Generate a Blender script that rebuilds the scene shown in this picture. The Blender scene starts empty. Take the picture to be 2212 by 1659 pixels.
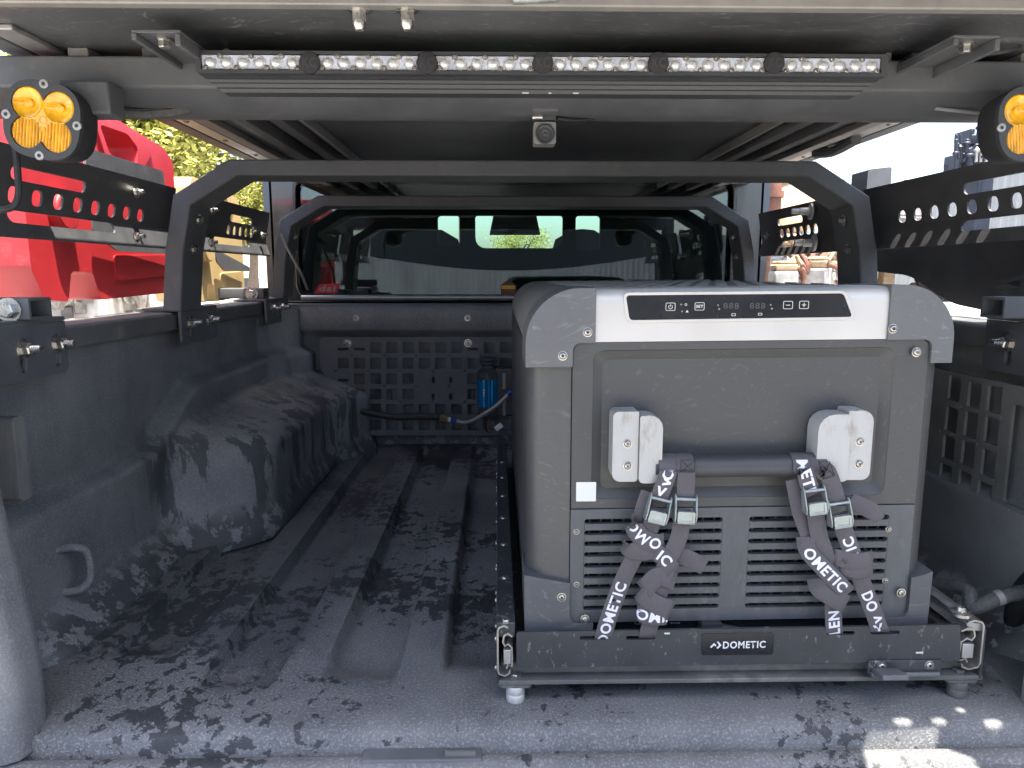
import bpy, bmesh, math, random
from mathutils import Vector, Matrix, noise
from mathutils.geometry import tessellate_polygon
random.seed(7)
sc = bpy.context.scene
col = sc.collection
R = math.radians
PI = math.pi

# ------------------------------------------------------------------ camera
CAM = Vector((0, 0, 0.55))
YAW, PITCH = R(1.1252), R(8.728)
FWD = Vector((math.sin(YAW)*math.cos(PITCH), math.cos(YAW)*math.cos(PITCH), -math.sin(PITCH)))
RGT = Vector((math.cos(YAW), -math.sin(YAW), 0))
UPV = RGT.cross(FWD)
cd = bpy.data.cameras.new('camera'); cam = bpy.data.objects.new('camera', cd); col.objects.link(cam)
cd.sensor_width = 36; cd.lens = 36*1560/2212; cd.clip_start = 0.02; cd.clip_end = 500
M = Matrix((RGT, UPV, -FWD)).transposed().to_4x4(); M.translation = CAM
cam.matrix_world = M
sc.camera = cam

# ------------------------------------------------------------------ light
SUN = Vector((1.0, -1.0, 6.5)).normalized()
w = bpy.data.worlds.new('World'); sc.world = w; w.use_nodes = True
nt = w.node_tree
sky = nt.nodes.new('ShaderNodeTexSky'); sky.sky_type = 'NISHITA'; sky.sun_disc = False
sky.sun_elevation = math.asin(SUN.z); sky.sun_rotation = math.atan2(SUN.x, SUN.y)
sky.air_density = 1.0; sky.dust_density = 3.0; sky.ozone_density = 1.0
bg = nt.nodes['Background']; bg.inputs['Strength'].default_value = 0.15
nt.links.new(sky.outputs[0], bg.inputs['Color'])
sd = bpy.data.lights.new('sun', 'SUN'); sd.energy = 4.5; sd.angle = R(0.5); sd.color = (1, 0.95, 0.86)
so = bpy.data.objects.new('sun', sd); col.objects.link(so)
so.rotation_euler = SUN.to_track_quat('Z', 'Y').to_euler()
sc.view_settings.view_transform = 'Standard'; sc.view_settings.look = 'None'
sc.view_settings.gamma = 1; sc.view_settings.use_curve_mapping = False
sc.view_settings.exposure = 2.2

# ------------------------------------------------------------------ measuring: where a line of sight meets a real plane
def at(u, v, x=None, y=None, z=None):
    r = FWD + RGT*((u-1106)/1560) - UPV*((v-829.5)/1560)
    if x is not None: t = (x-CAM.x)/r.x
    elif y is not None: t = (y-CAM.y)/r.y
    else: t = (z-CAM.z)/r.z
    return CAM + r*t

# ------------------------------------------------------------------ materials
def ramp_node(nt, a, b):
    n = nt.nodes.new('ShaderNodeMapRange'); n.inputs['From Min'].default_value = a; n.inputs['From Max'].default_value = b
    return n
def mat(name, base, rough=0.5, metal=0.0, var=0.0, vscale=8, bump=0.0, bscale=300, dust=0.0, dcol=(0.30, 0.27, 0.23),
        dscale=25, dthr=0.55, spec=0.5, scratch=0.0, emit=None, trans=0.0, stretch=None, coat=0.0):
    m = bpy.data.materials.new(name); m.use_nodes = True
    nt = m.node_tree; b = nt.nodes['Principled BSDF']; L = nt.links
    b.inputs['Roughness'].default_value = rough; b.inputs['Metallic'].default_value = metal
    b.inputs['Specular IOR Level'].default_value = spec
    b.inputs['Coat Weight'].default_value = coat
    c = nt.nodes.new('ShaderNodeRGB'); c.outputs[0].default_value = (*base, 1)
    out = c.outputs[0]
    geo = nt.nodes.new('ShaderNodeNewGeometry'); P = geo.outputs['Position']
    if stretch:
        mp = nt.nodes.new('ShaderNodeMapping'); mp.inputs['Scale'].default_value = stretch
        L.new(P, mp.inputs[0]); P2 = mp.outputs[0]
    else: P2 = P
    if var:
        n = nt.nodes.new('ShaderNodeTexNoise'); n.inputs['Scale'].default_value = vscale; n.inputs['Detail'].default_value = 6
        n.inputs['Roughness'].default_value = 0.65
        L.new(P2, n.inputs['Vector'])
        mr = ramp_node(nt, 0.3, 0.7); mr.inputs['To Min'].default_value = 1-var; mr.inputs['To Max'].default_value = 1+var
        L.new(n.outputs[0], mr.inputs[0])
        mx = nt.nodes.new('ShaderNodeVectorMath'); mx.operation = 'SCALE'
        L.new(out, mx.inputs[0]); L.new(mr.outputs[0], mx.inputs['Scale']); out = mx.outputs[0]
        mr2 = ramp_node(nt, 0.25, 0.75); mr2.inputs['To Min'].default_value = max(0.02, rough-0.12); mr2.inputs['To Max'].default_value = min(1, rough+0.12)
        L.new(n.outputs[0], mr2.inputs[0]); L.new(mr2.outputs[0], b.inputs['Roughness'])
    if dust:
        n = nt.nodes.new('ShaderNodeTexNoise'); n.inputs['Scale'].default_value = dscale; n.inputs['Detail'].default_value = 8
        n.inputs['Roughness'].default_value = 0.7
        L.new(P2, n.inputs['Vector'])
        mr = ramp_node(nt, dthr, dthr+0.15); mr.inputs['To Max'].default_value = dust
        L.new(n.outputs[0], mr.inputs[0])
        mx = nt.nodes.new('ShaderNodeMix'); mx.data_type = 'RGBA'
        L.new(mr.outputs[0], mx.inputs[0]); L.new(out, mx.inputs[6]); mx.inputs[7].default_value = (*dcol, 1); out = mx.outputs[2]
    if scratch:
        wv = nt.nodes.new('ShaderNodeTexNoise'); wv.inputs['Scale'].default_value = 1.0; wv.inputs['Detail'].default_value = 3
        mp = nt.nodes.new('ShaderNodeMapping'); mp.inputs['Rotation'].default_value = (0.4, 0.5, 0.7); mp.inputs['Scale'].default_value = (16, 300, 200)
        wob = nt.nodes.new('ShaderNodeTexNoise'); wob.inputs['Scale'].default_value = 4
        L.new(P, wob.inputs['Vector']); ad = nt.nodes.new('ShaderNodeVectorMath'); ad.operation = 'MULTIPLY_ADD'; ad.inputs[1].default_value = (.25, .25, .25)
        L.new(wob.outputs[1], ad.inputs[0]); L.new(P, ad.inputs[2]); L.new(ad.outputs[0], mp.inputs[0]); L.new(mp.outputs[0], wv.inputs['Vector'])
        mr = ramp_node(nt, 0.60, 0.72); mr.inputs['To Max'].default_value = scratch
        L.new(wv.outputs[0], mr.inputs[0])
        mx = nt.nodes.new('ShaderNodeMix'); mx.data_type = 'RGBA'
        L.new(mr.outputs[0], mx.inputs[0]); L.new(out, mx.inputs[6]); mx.inputs[7].default_value = (0.35, 0.35, 0.35, 1); out = mx.outputs[2]
    L.new(out, b.inputs['Base Color'])
    if bump:
        n = nt.nodes.new('ShaderNodeTexNoise'); n.inputs['Scale'].default_value = bscale; n.inputs['Detail'].default_value = 3
        L.new(P, n.inputs['Vector'])
        bp = nt.nodes.new('ShaderNodeBump'); bp.inputs['Strength'].default_value = bump; bp.inputs['Distance'].default_value = 0.002
        L.new(n.outputs[0], bp.inputs['Height']); L.new(bp.outputs[0], b.inputs['Normal'])
    if emit:
        b.inputs['Emission Color'].default_value = (*emit, 1); b.inputs['Emission Strength'].default_value = 1
    if trans: b.inputs['Transmission Weight'].default_value = trans
    return m

def bedliner(name, wet, gain=(1, 1, 1)):
    """sprayed / moulded bed plastic: grainy, dusty when dry, with irregular wet blotches"""
    m = bpy.data.materials.new(name); m.use_nodes = True
    nt = m.node_tree; b = nt.nodes['Principled BSDF']; L = nt.links
    geo = nt.nodes.new('ShaderNodeNewGeometry'); P = geo.outputs['Position']
    def nz(scale, detail=6, rough=0.6, vec=P, dist=0.0):
        n = nt.nodes.new('ShaderNodeTexNoise'); n.inputs['Scale'].default_value = scale; n.inputs['Detail'].default_value = detail
        n.inputs['Roughness'].default_value = rough; n.inputs['Distortion'].default_value = dist; L.new(vec, n.inputs['Vector']); return n.outputs[0]
    def rng(x, a, b_, c=0, d=1):
        r = ramp_node(nt, a, b_); r.inputs['To Min'].default_value = c; r.inputs['To Max'].default_value = d; L.new(x, r.inputs[0]); return r.outputs[0]
    def mixc(f, a, b_):
        x = nt.nodes.new('ShaderNodeMix'); x.data_type = 'RGBA'
        L.new(f, x.inputs[0])
        for s, k in ((a, 6), (b_, 7)):
            if isinstance(s, tuple): x.inputs[k].default_value = (*s, 1)
            else: L.new(s, x.inputs[k])
        return x.outputs[2]
    def math_(op, a, b_):
        x = nt.nodes.new('ShaderNodeMath'); x.operation = op
        for s, k in ((a, 0), (b_, 1)):
            if isinstance(s, (int, float)): x.inputs[k].default_value = s
            else: L.new(s, x.inputs[k])
        return x.outputs[0]
    dust = rng(nz(5, 6), 0.35, 0.7)
    grain = nz(300, 3, 0.7)
    g_ = lambda c_: tuple(a*b_ for a, b_ in zip(c_, gain))
    c = mixc(dust, g_((0.098, 0.099, 0.102)), g_((0.185, 0.183, 0.180)))
    c = mixc(rng(grain, 0.50, 0.72, 0, 0.75), c, (0.34, 0.34, 0.335))
    if wet:
        mp = nt.nodes.new('ShaderNodeMapping'); mp.inputs['Scale'].default_value = (1.0, 0.85, 1.0); L.new(P, mp.inputs[0])
        blot = nz(44, 9, 0.66, mp.outputs[0], 0.25)
        region = nz(3.1, 2, 0.5)
        v = math_('ADD', blot, math_('MULTIPLY', math_('SUBTRACT', region, 0.5), 0.95))
        sx = nt.nodes.new('ShaderNodeSeparateXYZ'); L.new(P, sx.inputs[0])
        v = math_('SUBTRACT', v, rng(sx.outputs[1], 1.15, 0.85, 0.0, 0.075))
        wetm = rng(v, 0.545, 0.56)
        damp = math_('MULTIPLY', rng(sx.outputs[0], -0.22, -0.30), math_('MULTIPLY', rng(math_('ADD', sx.outputs[1], math_('MULTIPLY', blot, 0.3)), 1.12, 1.15), 0.55))
        c = mixc(damp, c, (0.066, 0.068, 0.074))
        c = mixc(wetm, c, mixc(rng(grain, 0.5, 0.8, 0, 0.35), (0.040, 0.041, 0.044), (0.11, 0.11, 0.11)))
        L.new(rng(wetm, 0, 1, 0.75, 0.6), b.inputs['Roughness'])
    else:
        streak = nt.nodes.new('ShaderNodeMapping'); streak.inputs['Scale'].default_value = (60, 60, 4); L.new(P, streak.inputs[0])
        c = mixc(rng(nz(1, 5, 0.6, streak.outputs[0]), 0.55, 0.75, 0, 0.35), c, (0.25, 0.248, 0.243))
        run = nt.nodes.new('ShaderNodeMapping'); run.inputs['Scale'].default_value = (16, 16, 3.2); L.new(P, run.inputs[0])
        sx = nt.nodes.new('ShaderNodeSeparateXYZ'); L.new(P, sx.inputs[0])
        band = math_('MULTIPLY', rng(sx.outputs[2], 0.27, 0.20), math_('MULTIPLY', rng(sx.outputs[1], 1.25, 1.4), rng(sx.outputs[0], 0.0, -0.1)))
        wm = math_('MULTIPLY', rng(nz(1, 8, 0.66, run.outputs[0], 0.3), 0.53, 0.56), band)
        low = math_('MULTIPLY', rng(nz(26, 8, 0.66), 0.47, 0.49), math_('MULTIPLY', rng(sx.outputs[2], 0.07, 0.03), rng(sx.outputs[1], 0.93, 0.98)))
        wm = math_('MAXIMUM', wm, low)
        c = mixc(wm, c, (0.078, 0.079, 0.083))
        L.new(rng(wm, 0, 1, 0.62, 0.5), b.inputs['Roughness'])
    L.new(c, b.inputs['Base Color'])
    bp = nt.nodes.new('ShaderNodeBump'); bp.inputs['Strength'].default_value = 0.45; bp.inputs['Distance'].default_value = 0.003
    L.new(grain, bp.inputs['Height']); L.new(bp.outputs[0], b.inputs['Normal'])
    return m

MT = {}
MT['liner'] = bedliner('bed_plastic_wet', 1.0)
MT['wall'] = bedliner('bed_plastic', 0, (1.3, 1.3, 1.32))
MT['dusty_lit_wall'] = bedliner('dusty_lit_bed_plastic', 0, (1.9, 1.85, 1.7))  # dust plus bounce light on the right wall, put into the colour
MT['dusty_lit_sheet'] = mat('dusty_lit_panel_sheet', (0.19, 0.185, 0.17), 0.65, var=0.25, vscale=14, bump=0.3, bscale=500)  # right grid panel: dusty colour lifted to include its bounce light
MT['powder'] = mat('black_powder_coat', (0.10, 0.102, 0.108), 0.55, var=0.2, vscale=10, bump=0.25, bscale=900, dust=0.25, dscale=14, dthr=0.58)
MT['panelcoat'] = mat('textured_black_coat', (0.075, 0.076, 0.08), 0.5, var=0.25, vscale=22, bump=0.55, bscale=650, dust=0.3, dscale=40, dthr=0.6)
MT['rail'] = mat('dusty_rail_plastic', (0.115, 0.115, 0.115), 0.6, var=0.25, vscale=14, bump=0.3, bscale=500, dust=0.5, dscale=9, dthr=0.55)
MT['deck'] = mat('scratched_black_sheet', (0.085, 0.087, 0.092), 0.42, var=0.3, vscale=5, scratch=0.5, bump=0.15, bscale=220)
MT['alu'] = mat('dull_aluminium', (0.42, 0.41, 0.40), 0.45, 0.7, var=0.2, vscale=20, dust=0.3, dscale=20)
MT['trim'] = mat('dusty_aluminium_trim', (0.28, 0.265, 0.25), 0.55, 0.3, var=0.15, vscale=18)
MT['steel'] = mat('zinc_bolt', (0.47, 0.45, 0.42), 0.28, 0.9, var=0.25, vscale=90)
MT['fgrey'] = mat('fridge_charcoal', (0.066, 0.0645, 0.063), 0.42, var=0.08, vscale=6, scratch=0.12, dust=0.08, dscale=35, dthr=0.62)
MT['fpanel'] = mat('fridge_front_charcoal', (0.057, 0.056, 0.0545), 0.5, var=0.08, vscale=5, scratch=0.08, bump=0.08, bscale=1200)
MT['fcap'] = mat('fridge_corner_grey', (0.112, 0.112, 0.114), 0.5, var=0.1, vscale=9, scratch=0.25, bump=0.1, bscale=1500)
MT['fcapdark'] = mat('fridge_foot_grey', (0.075, 0.077, 0.082), 0.5, var=0.12, vscale=14, scratch=0.2)
MT['lidtop'] = mat('dusty_lid', (0.21, 0.205, 0.195), 0.6, var=0.15, vscale=9, dust=0.5, dscale=14, dthr=0.5)
MT['silver'] = mat('fridge_silver', (0.56, 0.53, 0.495), 0.42, 0.25, var=0.04, vscale=14, dust=0.25, dscale=60, dthr=0.64, dcol=(0.40, 0.34, 0.27))
MT['handle'] = mat('dirty_silver_handle', (0.40, 0.395, 0.38), 0.45, 0.1, var=0.08, vscale=18, dust=0.6, dscale=34, dthr=0.54, dcol=(0.22, 0.17, 0.12), stretch=(1.6, 1, 0.6))
MT['grille'] = mat('grille_dark', (0.078, 0.08, 0.085), 0.5, var=0.2, vscale=25, dust=0.25, dscale=30, dthr=0.58, stretch=(2, 2, 0.6))
MT['void'] = mat('inside_black', (0.012, 0.012, 0.013), 0.7)
MT['gloss'] = mat('display_black', (0.012, 0.013, 0.016), 0.16, var=0.1, vscale=20)
MT['white'] = mat('white_print', (0.66, 0.66, 0.64), 0.6)
MT['cream'] = mat('cream_print', (0.62, 0.60, 0.54), 0.6)
MT['dim'] = mat('dim_segment', (0.065, 0.067, 0.068), 0.5)
MT['grey'] = mat('grey_print', (0.25, 0.25, 0.25), 0.6)
MT['webbing'] = mat('charcoal_webbing', (0.092, 0.082, 0.088), 0.8, var=0.12, vscale=40, bump=0.5, bscale=900)
MT['weave'] = mat('white_woven_letters', (0.72, 0.70, 0.76), 0.85, bump=0.4, bscale=1200)
MT['zinc'] = mat('greenish_zinc_buckle', (0.33, 0.36, 0.345), 0.45, 0.55, var=0.2, vscale=80, dust=0.2, dscale=90)
MT['tray'] = mat('scuffed_black_tray', (0.035, 0.037, 0.041), 0.42, var=0.2, vscale=15, dust=0.9, dscale=95, dthr=0.585, dcol=(0.40, 0.38, 0.35), stretch=(1, 1, 0.5))
MT['dustplate'] = mat('dusty_plate', (0.10, 0.098, 0.092), 0.65, var=0.25, vscale=16, dust=0.4, dscale=18, dthr=0.52)
MT['slide'] = mat('slide_steel', (0.42, 0.40, 0.37), 0.4, 0.8, var=0.25, vscale=60)
MT['spacer'] = mat('turned_aluminium', (0.60, 0.59, 0.57), 0.5, 0.5, var=0.08, vscale=60, dust=0.15, dscale=50)
MT['blue'] = mat('blue_anodised', (0.01, 0.20, 0.44), 0.35, 0.6, var=0.1, vscale=30)
MT['bluefit'] = mat('blue_fitting', (0.03, 0.07, 0.35), 0.4, 0.4)
MT['brass'] = mat('brass_fitting', (0.42, 0.30, 0.13), 0.4, 0.7)
MT['hose'] = mat('braided_steel_hose', (0.30, 0.285, 0.26), 0.45, 0.5, var=0.3, vscale=300)
MT['rubber'] = mat('black_rubber', (0.025, 0.025, 0.027), 0.6, var=0.2, vscale=30)
MT['braid'] = mat('braided_sleeve', (0.075, 0.072, 0.07), 0.65, var=0.5, vscale=260, bump=0.7, bscale=500)
MT['red'] = mat('red_fuel_plastic', (0.50, 0.028, 0.035), 0.45, var=0.12, vscale=9, bump=0.15, bscale=500, dust=0.15, dscale=18, dthr=0.58, dcol=(0.6, 0.30, 0.26))
MT['tan'] = mat('tan_fuel_plastic', (0.62, 0.44, 0.20), 0.5, var=0.1, vscale=9, bump=0.1)
MT['amber'] = mat('amber_lens', (0.88, 0.43, 0.006), 0.14, var=0.35, vscale=55, coat=0.6)
MT['amber2'] = mat('amber_ribbed_lens', (0.78, 0.36, 0.005), 0.2, var=0.45, vscale=90, stretch=(1.2, 1, 0.35), coat=0.6)
MT['reflector'] = mat('led_reflector', (0.60, 0.64, 0.76), 0.4, 0.25, var=0.25, vscale=70)
MT['lens'] = mat('led_lens', (0.70, 0.70, 0.71), 0.22, 0.35, var=0.3, vscale=160)
MT['housing'] = mat('light_housing', (0.045, 0.046, 0.05), 0.48, var=0.15, vscale=20)
MT['cabpaint'] = mat('cab_paint', (0.030, 0.032, 0.037), 0.25, 0.3, coat=0.5)
MT['interior'] = mat('cab_interior', (0.035, 0.035, 0.037), 0.8, var=0.2)
MT['plugp'] = mat('grey_cover_plastic', (0.17, 0.165, 0.155), 0.6, var=0.2, vscale=40, stretch=(3, 3, 0.5))
MT['boardp'] = mat('black_board_plastic', (0.018, 0.018, 0.02), 0.42, var=0.2, vscale=9, scratch=0.06)
MT['rust'] = mat('rusty_steel', (0.17, 0.075, 0.05), 0.75, 0.1, var=0.4, vscale=14, bump=0.3, bscale=60)
MT['iron'] = mat('oily_cast_iron', (0.16, 0.145, 0.13), 0.6, 0.3, var=0.45, vscale=16, bump=0.4, bscale=60, dust=0.5, dscale=12, dcol=(0.42, 0.35, 0.27), dthr=0.5)
MT['castalu'] = mat('cast_aluminium', (0.45, 0.43, 0.40), 0.55, 0.4, var=0.3, vscale=20, bump=0.3, bscale=80, dust=0.4, dscale=14, dcol=(0.25, 0.17, 0.10))
MT['darkmach'] = mat('dark_machine_paint', (0.018, 0.022, 0.036), 0.5, 0.1, var=0.3, vscale=12)
MT['wood'] = mat('pallet_wood', (0.42, 0.29, 0.17), 0.8, var=0.3, vscale=8, stretch=(1, 8, 8))
MT['fence'] = mat('corrugated_steel', (0.36, 0.36, 0.35), 0.5, 0.2, var=0.25, vscale=3, stretch=(1, 1, 0.15), dust=0.3, dscale=3)
MT['stucco'] = mat('pale_stucco', (0.66, 0.62, 0.56), 0.85, var=0.08, vscale=3)
MT['winglass'] = mat('dark_window_glass', (0.05, 0.06, 0.07), 0.1)
MT['soil'] = mat('dusty_ground', (0.36, 0.345, 0.31), 0.9, var=0.2, vscale=2, bump=0.5, bscale=20)
MT['leaf'] = mat('yellow_green_leaf', (0.23, 0.22, 0.025), 0.6, var=0.45, vscale=3)
MT['bark'] = mat('tree_bark', (0.14, 0.10, 0.07), 0.9, var=0.3, vscale=10)
MT['jug'] = mat('milky_plastic', (0.72, 0.70, 0.64), 0.5, var=0.05)
MT['redprint'] = mat('red_print', (0.5, 0.02, 0.03), 0.5)
MT['yellow'] = mat('yellow_print', (0.6, 0.40, 0.05), 0.5)
def glass():
    m = bpy.data.materials.new('tinted_glass'); m.use_nodes = True; nt = m.node_tree; nt.nodes.clear()
    o = nt.nodes.new('ShaderNodeOutputMaterial'); t = nt.nodes.new('ShaderNodeBsdfTransparent'); g = nt.nodes.new('ShaderNodeBsdfGlossy')
    t.inputs['Color'].default_value = (0.60, 0.74, 0.68, 1); g.inputs['Roughness'].default_value = 0.01; g.inputs['Color'].default_value = (0.9, 0.92, 1, 1)
    x = nt.nodes.new('ShaderNodeMixShader'); f = nt.nodes.new('ShaderNodeFresnel'); f.inputs['IOR'].default_value = 1.75
    nt.links.new(f.outputs[0], x.inputs[0]); nt.links.new(t.outputs[0], x.inputs[1]); nt.links.new(g.outputs[0], x.inputs[2]); nt.links.new(x.outputs[0], o.inputs['Surface'])
    return m
MT['glass'] = glass()

# ------------------------------------------------------------------ object helpers
ORG = {}
def thing(name, loc, label, cat, group=None):
    o = bpy.data.objects.new(name, None); o.empty_display_size = 0.05; col.objects.link(o)
    o.location = loc; ORG[o] = Vector(loc); o['label'] = label; o['category'] = cat
    if group: o['group'] = group
    return o
def tag(o, label, cat, group=None):
    o['label'] = label; o['category'] = cat
    if group: o['group'] = group
    return o
def finish(name, bm, m, parent=None, kind=None, label=None, smooth=True, bev=0, seg=2, ang=35):
    bmesh.ops.remove_doubles(bm, verts=bm.verts, dist=1e-6)
    vs = [v.co for v in bm.verts]
    lo = Vector((min(v[i] for v in vs) for i in range(3))); hi = Vector((max(v[i] for v in vs) for i in range(3)))
    c = (lo+hi)/2
    if parent is None: c = Vector((c.x, c.y, lo.z))
    for v in bm.verts: v.co -= c
    me = bpy.data.meshes.new(name); bm.to_mesh(me); bm.free()
    me.materials.append(MT[m] if isinstance(m, str) else m)
    if smooth:
        me.polygons.foreach_set('use_smooth', [True]*len(me.polygons))
        me.set_sharp_from_angle(angle=R(ang))
    o = bpy.data.objects.new(name, me); col.objects.link(o); ORG[o] = c
    if parent is not None:
        o.parent = parent; o.location = c - ORG[parent]
    else: o.location = c
    if kind: o['kind'] = kind
    if label: o['label'] = label
    if bev:
        md = o.modifiers.new('bevel', 'BEVEL'); md.width = bev; md.segments = seg; md.limit_method = 'ANGLE'; md.angle_limit = R(50); md.harden_normals = False
    return o
def inst(src, pos, parent, rot=None, name=None, scale=None):
    """copy of a part at a world position, sharing its mesh"""
    o = src.copy(); col.objects.link(o); o.parent = parent
    ORG[o] = Vector(pos); o.location = Vector(pos) - (ORG[parent] if parent else Vector())
    if rot is not None: o.rotation_euler = rot
    if scale is not None: o.scale = scale
    return o

def quad(bm, *ps):
    bm.faces.new([bm.verts.new(p) for p in ps])
def box(bm, lo, hi, rot=None, pivot=None):
    x0, y0, z0 = lo; x1, y1, z1 = hi
    vs = [Vector(p) for p in ((x0,y0,z0),(x1,y0,z0),(x1,y1,z0),(x0,y1,z0),(x0,y0,z1),(x1,y0,z1),(x1,y1,z1),(x0,y1,z1))]
    if rot is not None:
        pv = Vector(pivot) if pivot else (Vector(lo)+Vector(hi))/2
        vs = [rot @ (v-pv) + pv for v in vs]
    v = [bm.verts.new(p) for p in vs]
    for f in ((0,3,2,1),(4,5,6,7),(0,1,5,4),(1,2,6,5),(2,3,7,6),(3,0,4,7)): bm.faces.new([v[i] for i in f])
def cyl(bm, a, b, r, n=16, r2=None, caps=True, phase=0):
    a, b = Vector(a), Vector(b); d = (b-a).normalized(); r2 = r if r2 is None else r2
    u = d.orthogonal().normalized(); w_ = d.cross(u)
    A = [bm.verts.new(a + (u*math.cos(t)+w_*math.sin(t))*r) for t in (2*PI*i/n+phase for i in range(n))]
    B = [bm.verts.new(b + (u*math.cos(t)+w_*math.sin(t))*r2) for t in (2*PI*i/n+phase for i in range(n))]
    for i in range(n): bm.faces.new((A[i], A[(i+1)%n], B[(i+1)%n], B[i]))
    if caps: bm.faces.new(A[::-1]); bm.faces.new(B)
def smoothpath(pts, n=8):
    pts = [Vector(p) for p in pts]; out = []
    for i in range(len(pts)-1):
        p0 = pts[max(i-1, 0)]; p1 = pts[i]; p2 = pts[i+1]; p3 = pts[min(i+2, len(pts)-1)]
        for k in range(n):
            t = k/n
            out.append(0.5*((2*p1)+(p2-p0)*t+(2*p0-5*p1+4*p2-p3)*t*t+(3*p1-p0-3*p2+p3)*t**3))
    out.append(pts[-1]); return out
def tube(bm, pts, r, n=10, smooth=8):
    ps = smoothpath(pts, smooth) if smooth else [Vector(p) for p in pts]
    rings = []; u = None
    for i, p in enumerate(ps):
        d = (ps[min(i+1, len(ps)-1)]-ps[max(i-1, 0)]).normalized()
        u = d.orthogonal().normalized() if u is None else (u - d*u.dot(d)).normalized()
        w_ = d.cross(u); rr = r(i/(len(ps)-1)) if callable(r) else r
        rings.append([bm.verts.new(p+(u*math.cos(t)+w_*math.sin(t))*rr) for t in (2*PI*k/n for k in range(n))])
    for a, b in zip(rings, rings[1:]):
        for k in range(n): bm.faces.new((a[k], a[(k+1)%n], b[(k+1)%n], b[k]))
    bm.faces.new(rings[0][::-1]); bm.faces.new(rings[-1])
def lathe(bm, prof, o, axis, n=20):
    """prof: list of (radius, height along axis)"""
    o = Vector(o); d = Vector(axis).normalized(); u = d.orthogonal().normalized(); w_ = d.cross(u)
    rings = [[bm.verts.new(o + d*h + (u*math.cos(t)+w_*math.sin(t))*max(r, 1e-5)) for t in (2*PI*k/n for k in range(n))] for r, h in prof]
    for a, b in zip(rings, rings[1:]):
        for k in range(n): bm.faces.new((a[k], a[(k+1)%n], b[(k+1)%n], b[k]))
    bm.faces.new(rings[0][::-1]); bm.faces.new(rings[-1])
def rrect(x0, z0, x1, z1, r=0.0, n=4):
    rs = r if isinstance(r, (list, tuple)) else [r]*4      # bottom-left, bottom-right, top-right, top-left
    out = []
    for (cx_, cz_, a0, rr) in ((x0+rs[0], z0+rs[0], PI, rs[0]), (x1-rs[1], z0+rs[1], 1.5*PI, rs[1]), (x1-rs[2], z1-rs[2], 0, rs[2]), (x0+rs[3], z1-rs[3], 0.5*PI, rs[3])):
        if rr < 1e-6: out.append((cx_, cz_)); continue
        for k in range(n+1):
            a = a0+0.5*PI*k/n; out.append((cx_+rr*math.cos(a), cz_+rr*math.sin(a)))
    return out
def circ(cx_, cz_, r, n=12, ry=None):
    ry = ry or r
    return [(cx_+r*math.cos(2*PI*k/n), cz_+ry*math.sin(2*PI*k/n)) for k in range(n)]
def area(p): return sum(p[i][0]*p[(i+1)%len(p)][1]-p[(i+1)%len(p)][0]*p[i][1] for i in range(len(p)))/2
def plate(bm, outer, holes, t0, t1, f):
    """flat sheet with real holes; f(a, b, t) -> world point; t0..t1 is its thickness"""
    if area(outer) < 0: outer = outer[::-1]
    holes = [h[::-1] if area(h) > 0 else h for h in holes]
    loops = [outer]+holes
    flat = [p for l in loops for p in l]
    tris = tessellate_polygon([[Vector((p[0], p[1], 0)) for p in l] for l in loops])
    A = [bm.verts.new(f(p[0], p[1], t0)) for p in flat]; B = [bm.verts.new(f(p[0], p[1], t1)) for p in flat]
    for t in tris:
        try:
            bm.faces.new([A[i] for i in t]); bm.faces.new([B[i] for i in reversed(t)])
        except ValueError: pass
    k = 0
    for l in loops:
        n = len(l)
        for i in range(n):
            a, b = k+i, k+(i+1) % n
            bm.faces.new((A[a], A[b], B[b], B[a]))
        k += n
    bmesh.ops.recalc_face_normals(bm, faces=bm.faces)
XZ = lambda a, b, t: Vector((a, t, b))
YZ = lambda a, b, t: Vector((t, a, b))
XY = lambda a, b, t: Vector((a, b, t))
def text_mesh(s, size=1.0, bold=0.02, extrude=0.0, spacing=1.12):
    cu = bpy.data.curves.new('t', 'FONT'); cu.body = s; cu.size = size; cu.offset = bold*size; cu.extrude = extrude
    cu.space_character = spacing; cu.resolution_u = 3
    o = bpy.data.objects.new('t', cu); col.objects.link(o)
    bpy.context.view_layer.update()
    me = bpy.data.meshes.new_from_object(o.evaluated_get(bpy.context.evaluated_depsgraph_get()))
    bpy.data.objects.remove(o); bpy.data.curves.remove(cu)
    return me
def text(name, s, height, m, parent, f, bold=0.03, center=True, width=None, rot=0.0):
    """lettering; f(a, b) -> world point for text-plane coordinates"""
    me = text_mesh(s, 1.0, bold)
    xs = [v.co.x for v in me.vertices]; ys = [v.co.y for v in me.vertices]
    sy = height/(max(ys)-min(ys)); sx = sy if width is None else width/(max(xs)-min(xs))
    ox = (max(xs)+min(xs))/2 if center else min(xs); oy = (max(ys)+min(ys))/2
    bm = bmesh.new(); bm.from_mesh(me); bpy.data.meshes.remove(me)
    cr, sr = math.cos(rot), math.sin(rot)
    for v in bm.verts:
        a, b = (v.co.x-ox)*sx, (v.co.y-oy)*sy
        v.co = f(a*cr-b*sr, a*sr+b*cr)
    return finish(name, bm, m, parent, smooth=False)

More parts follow.
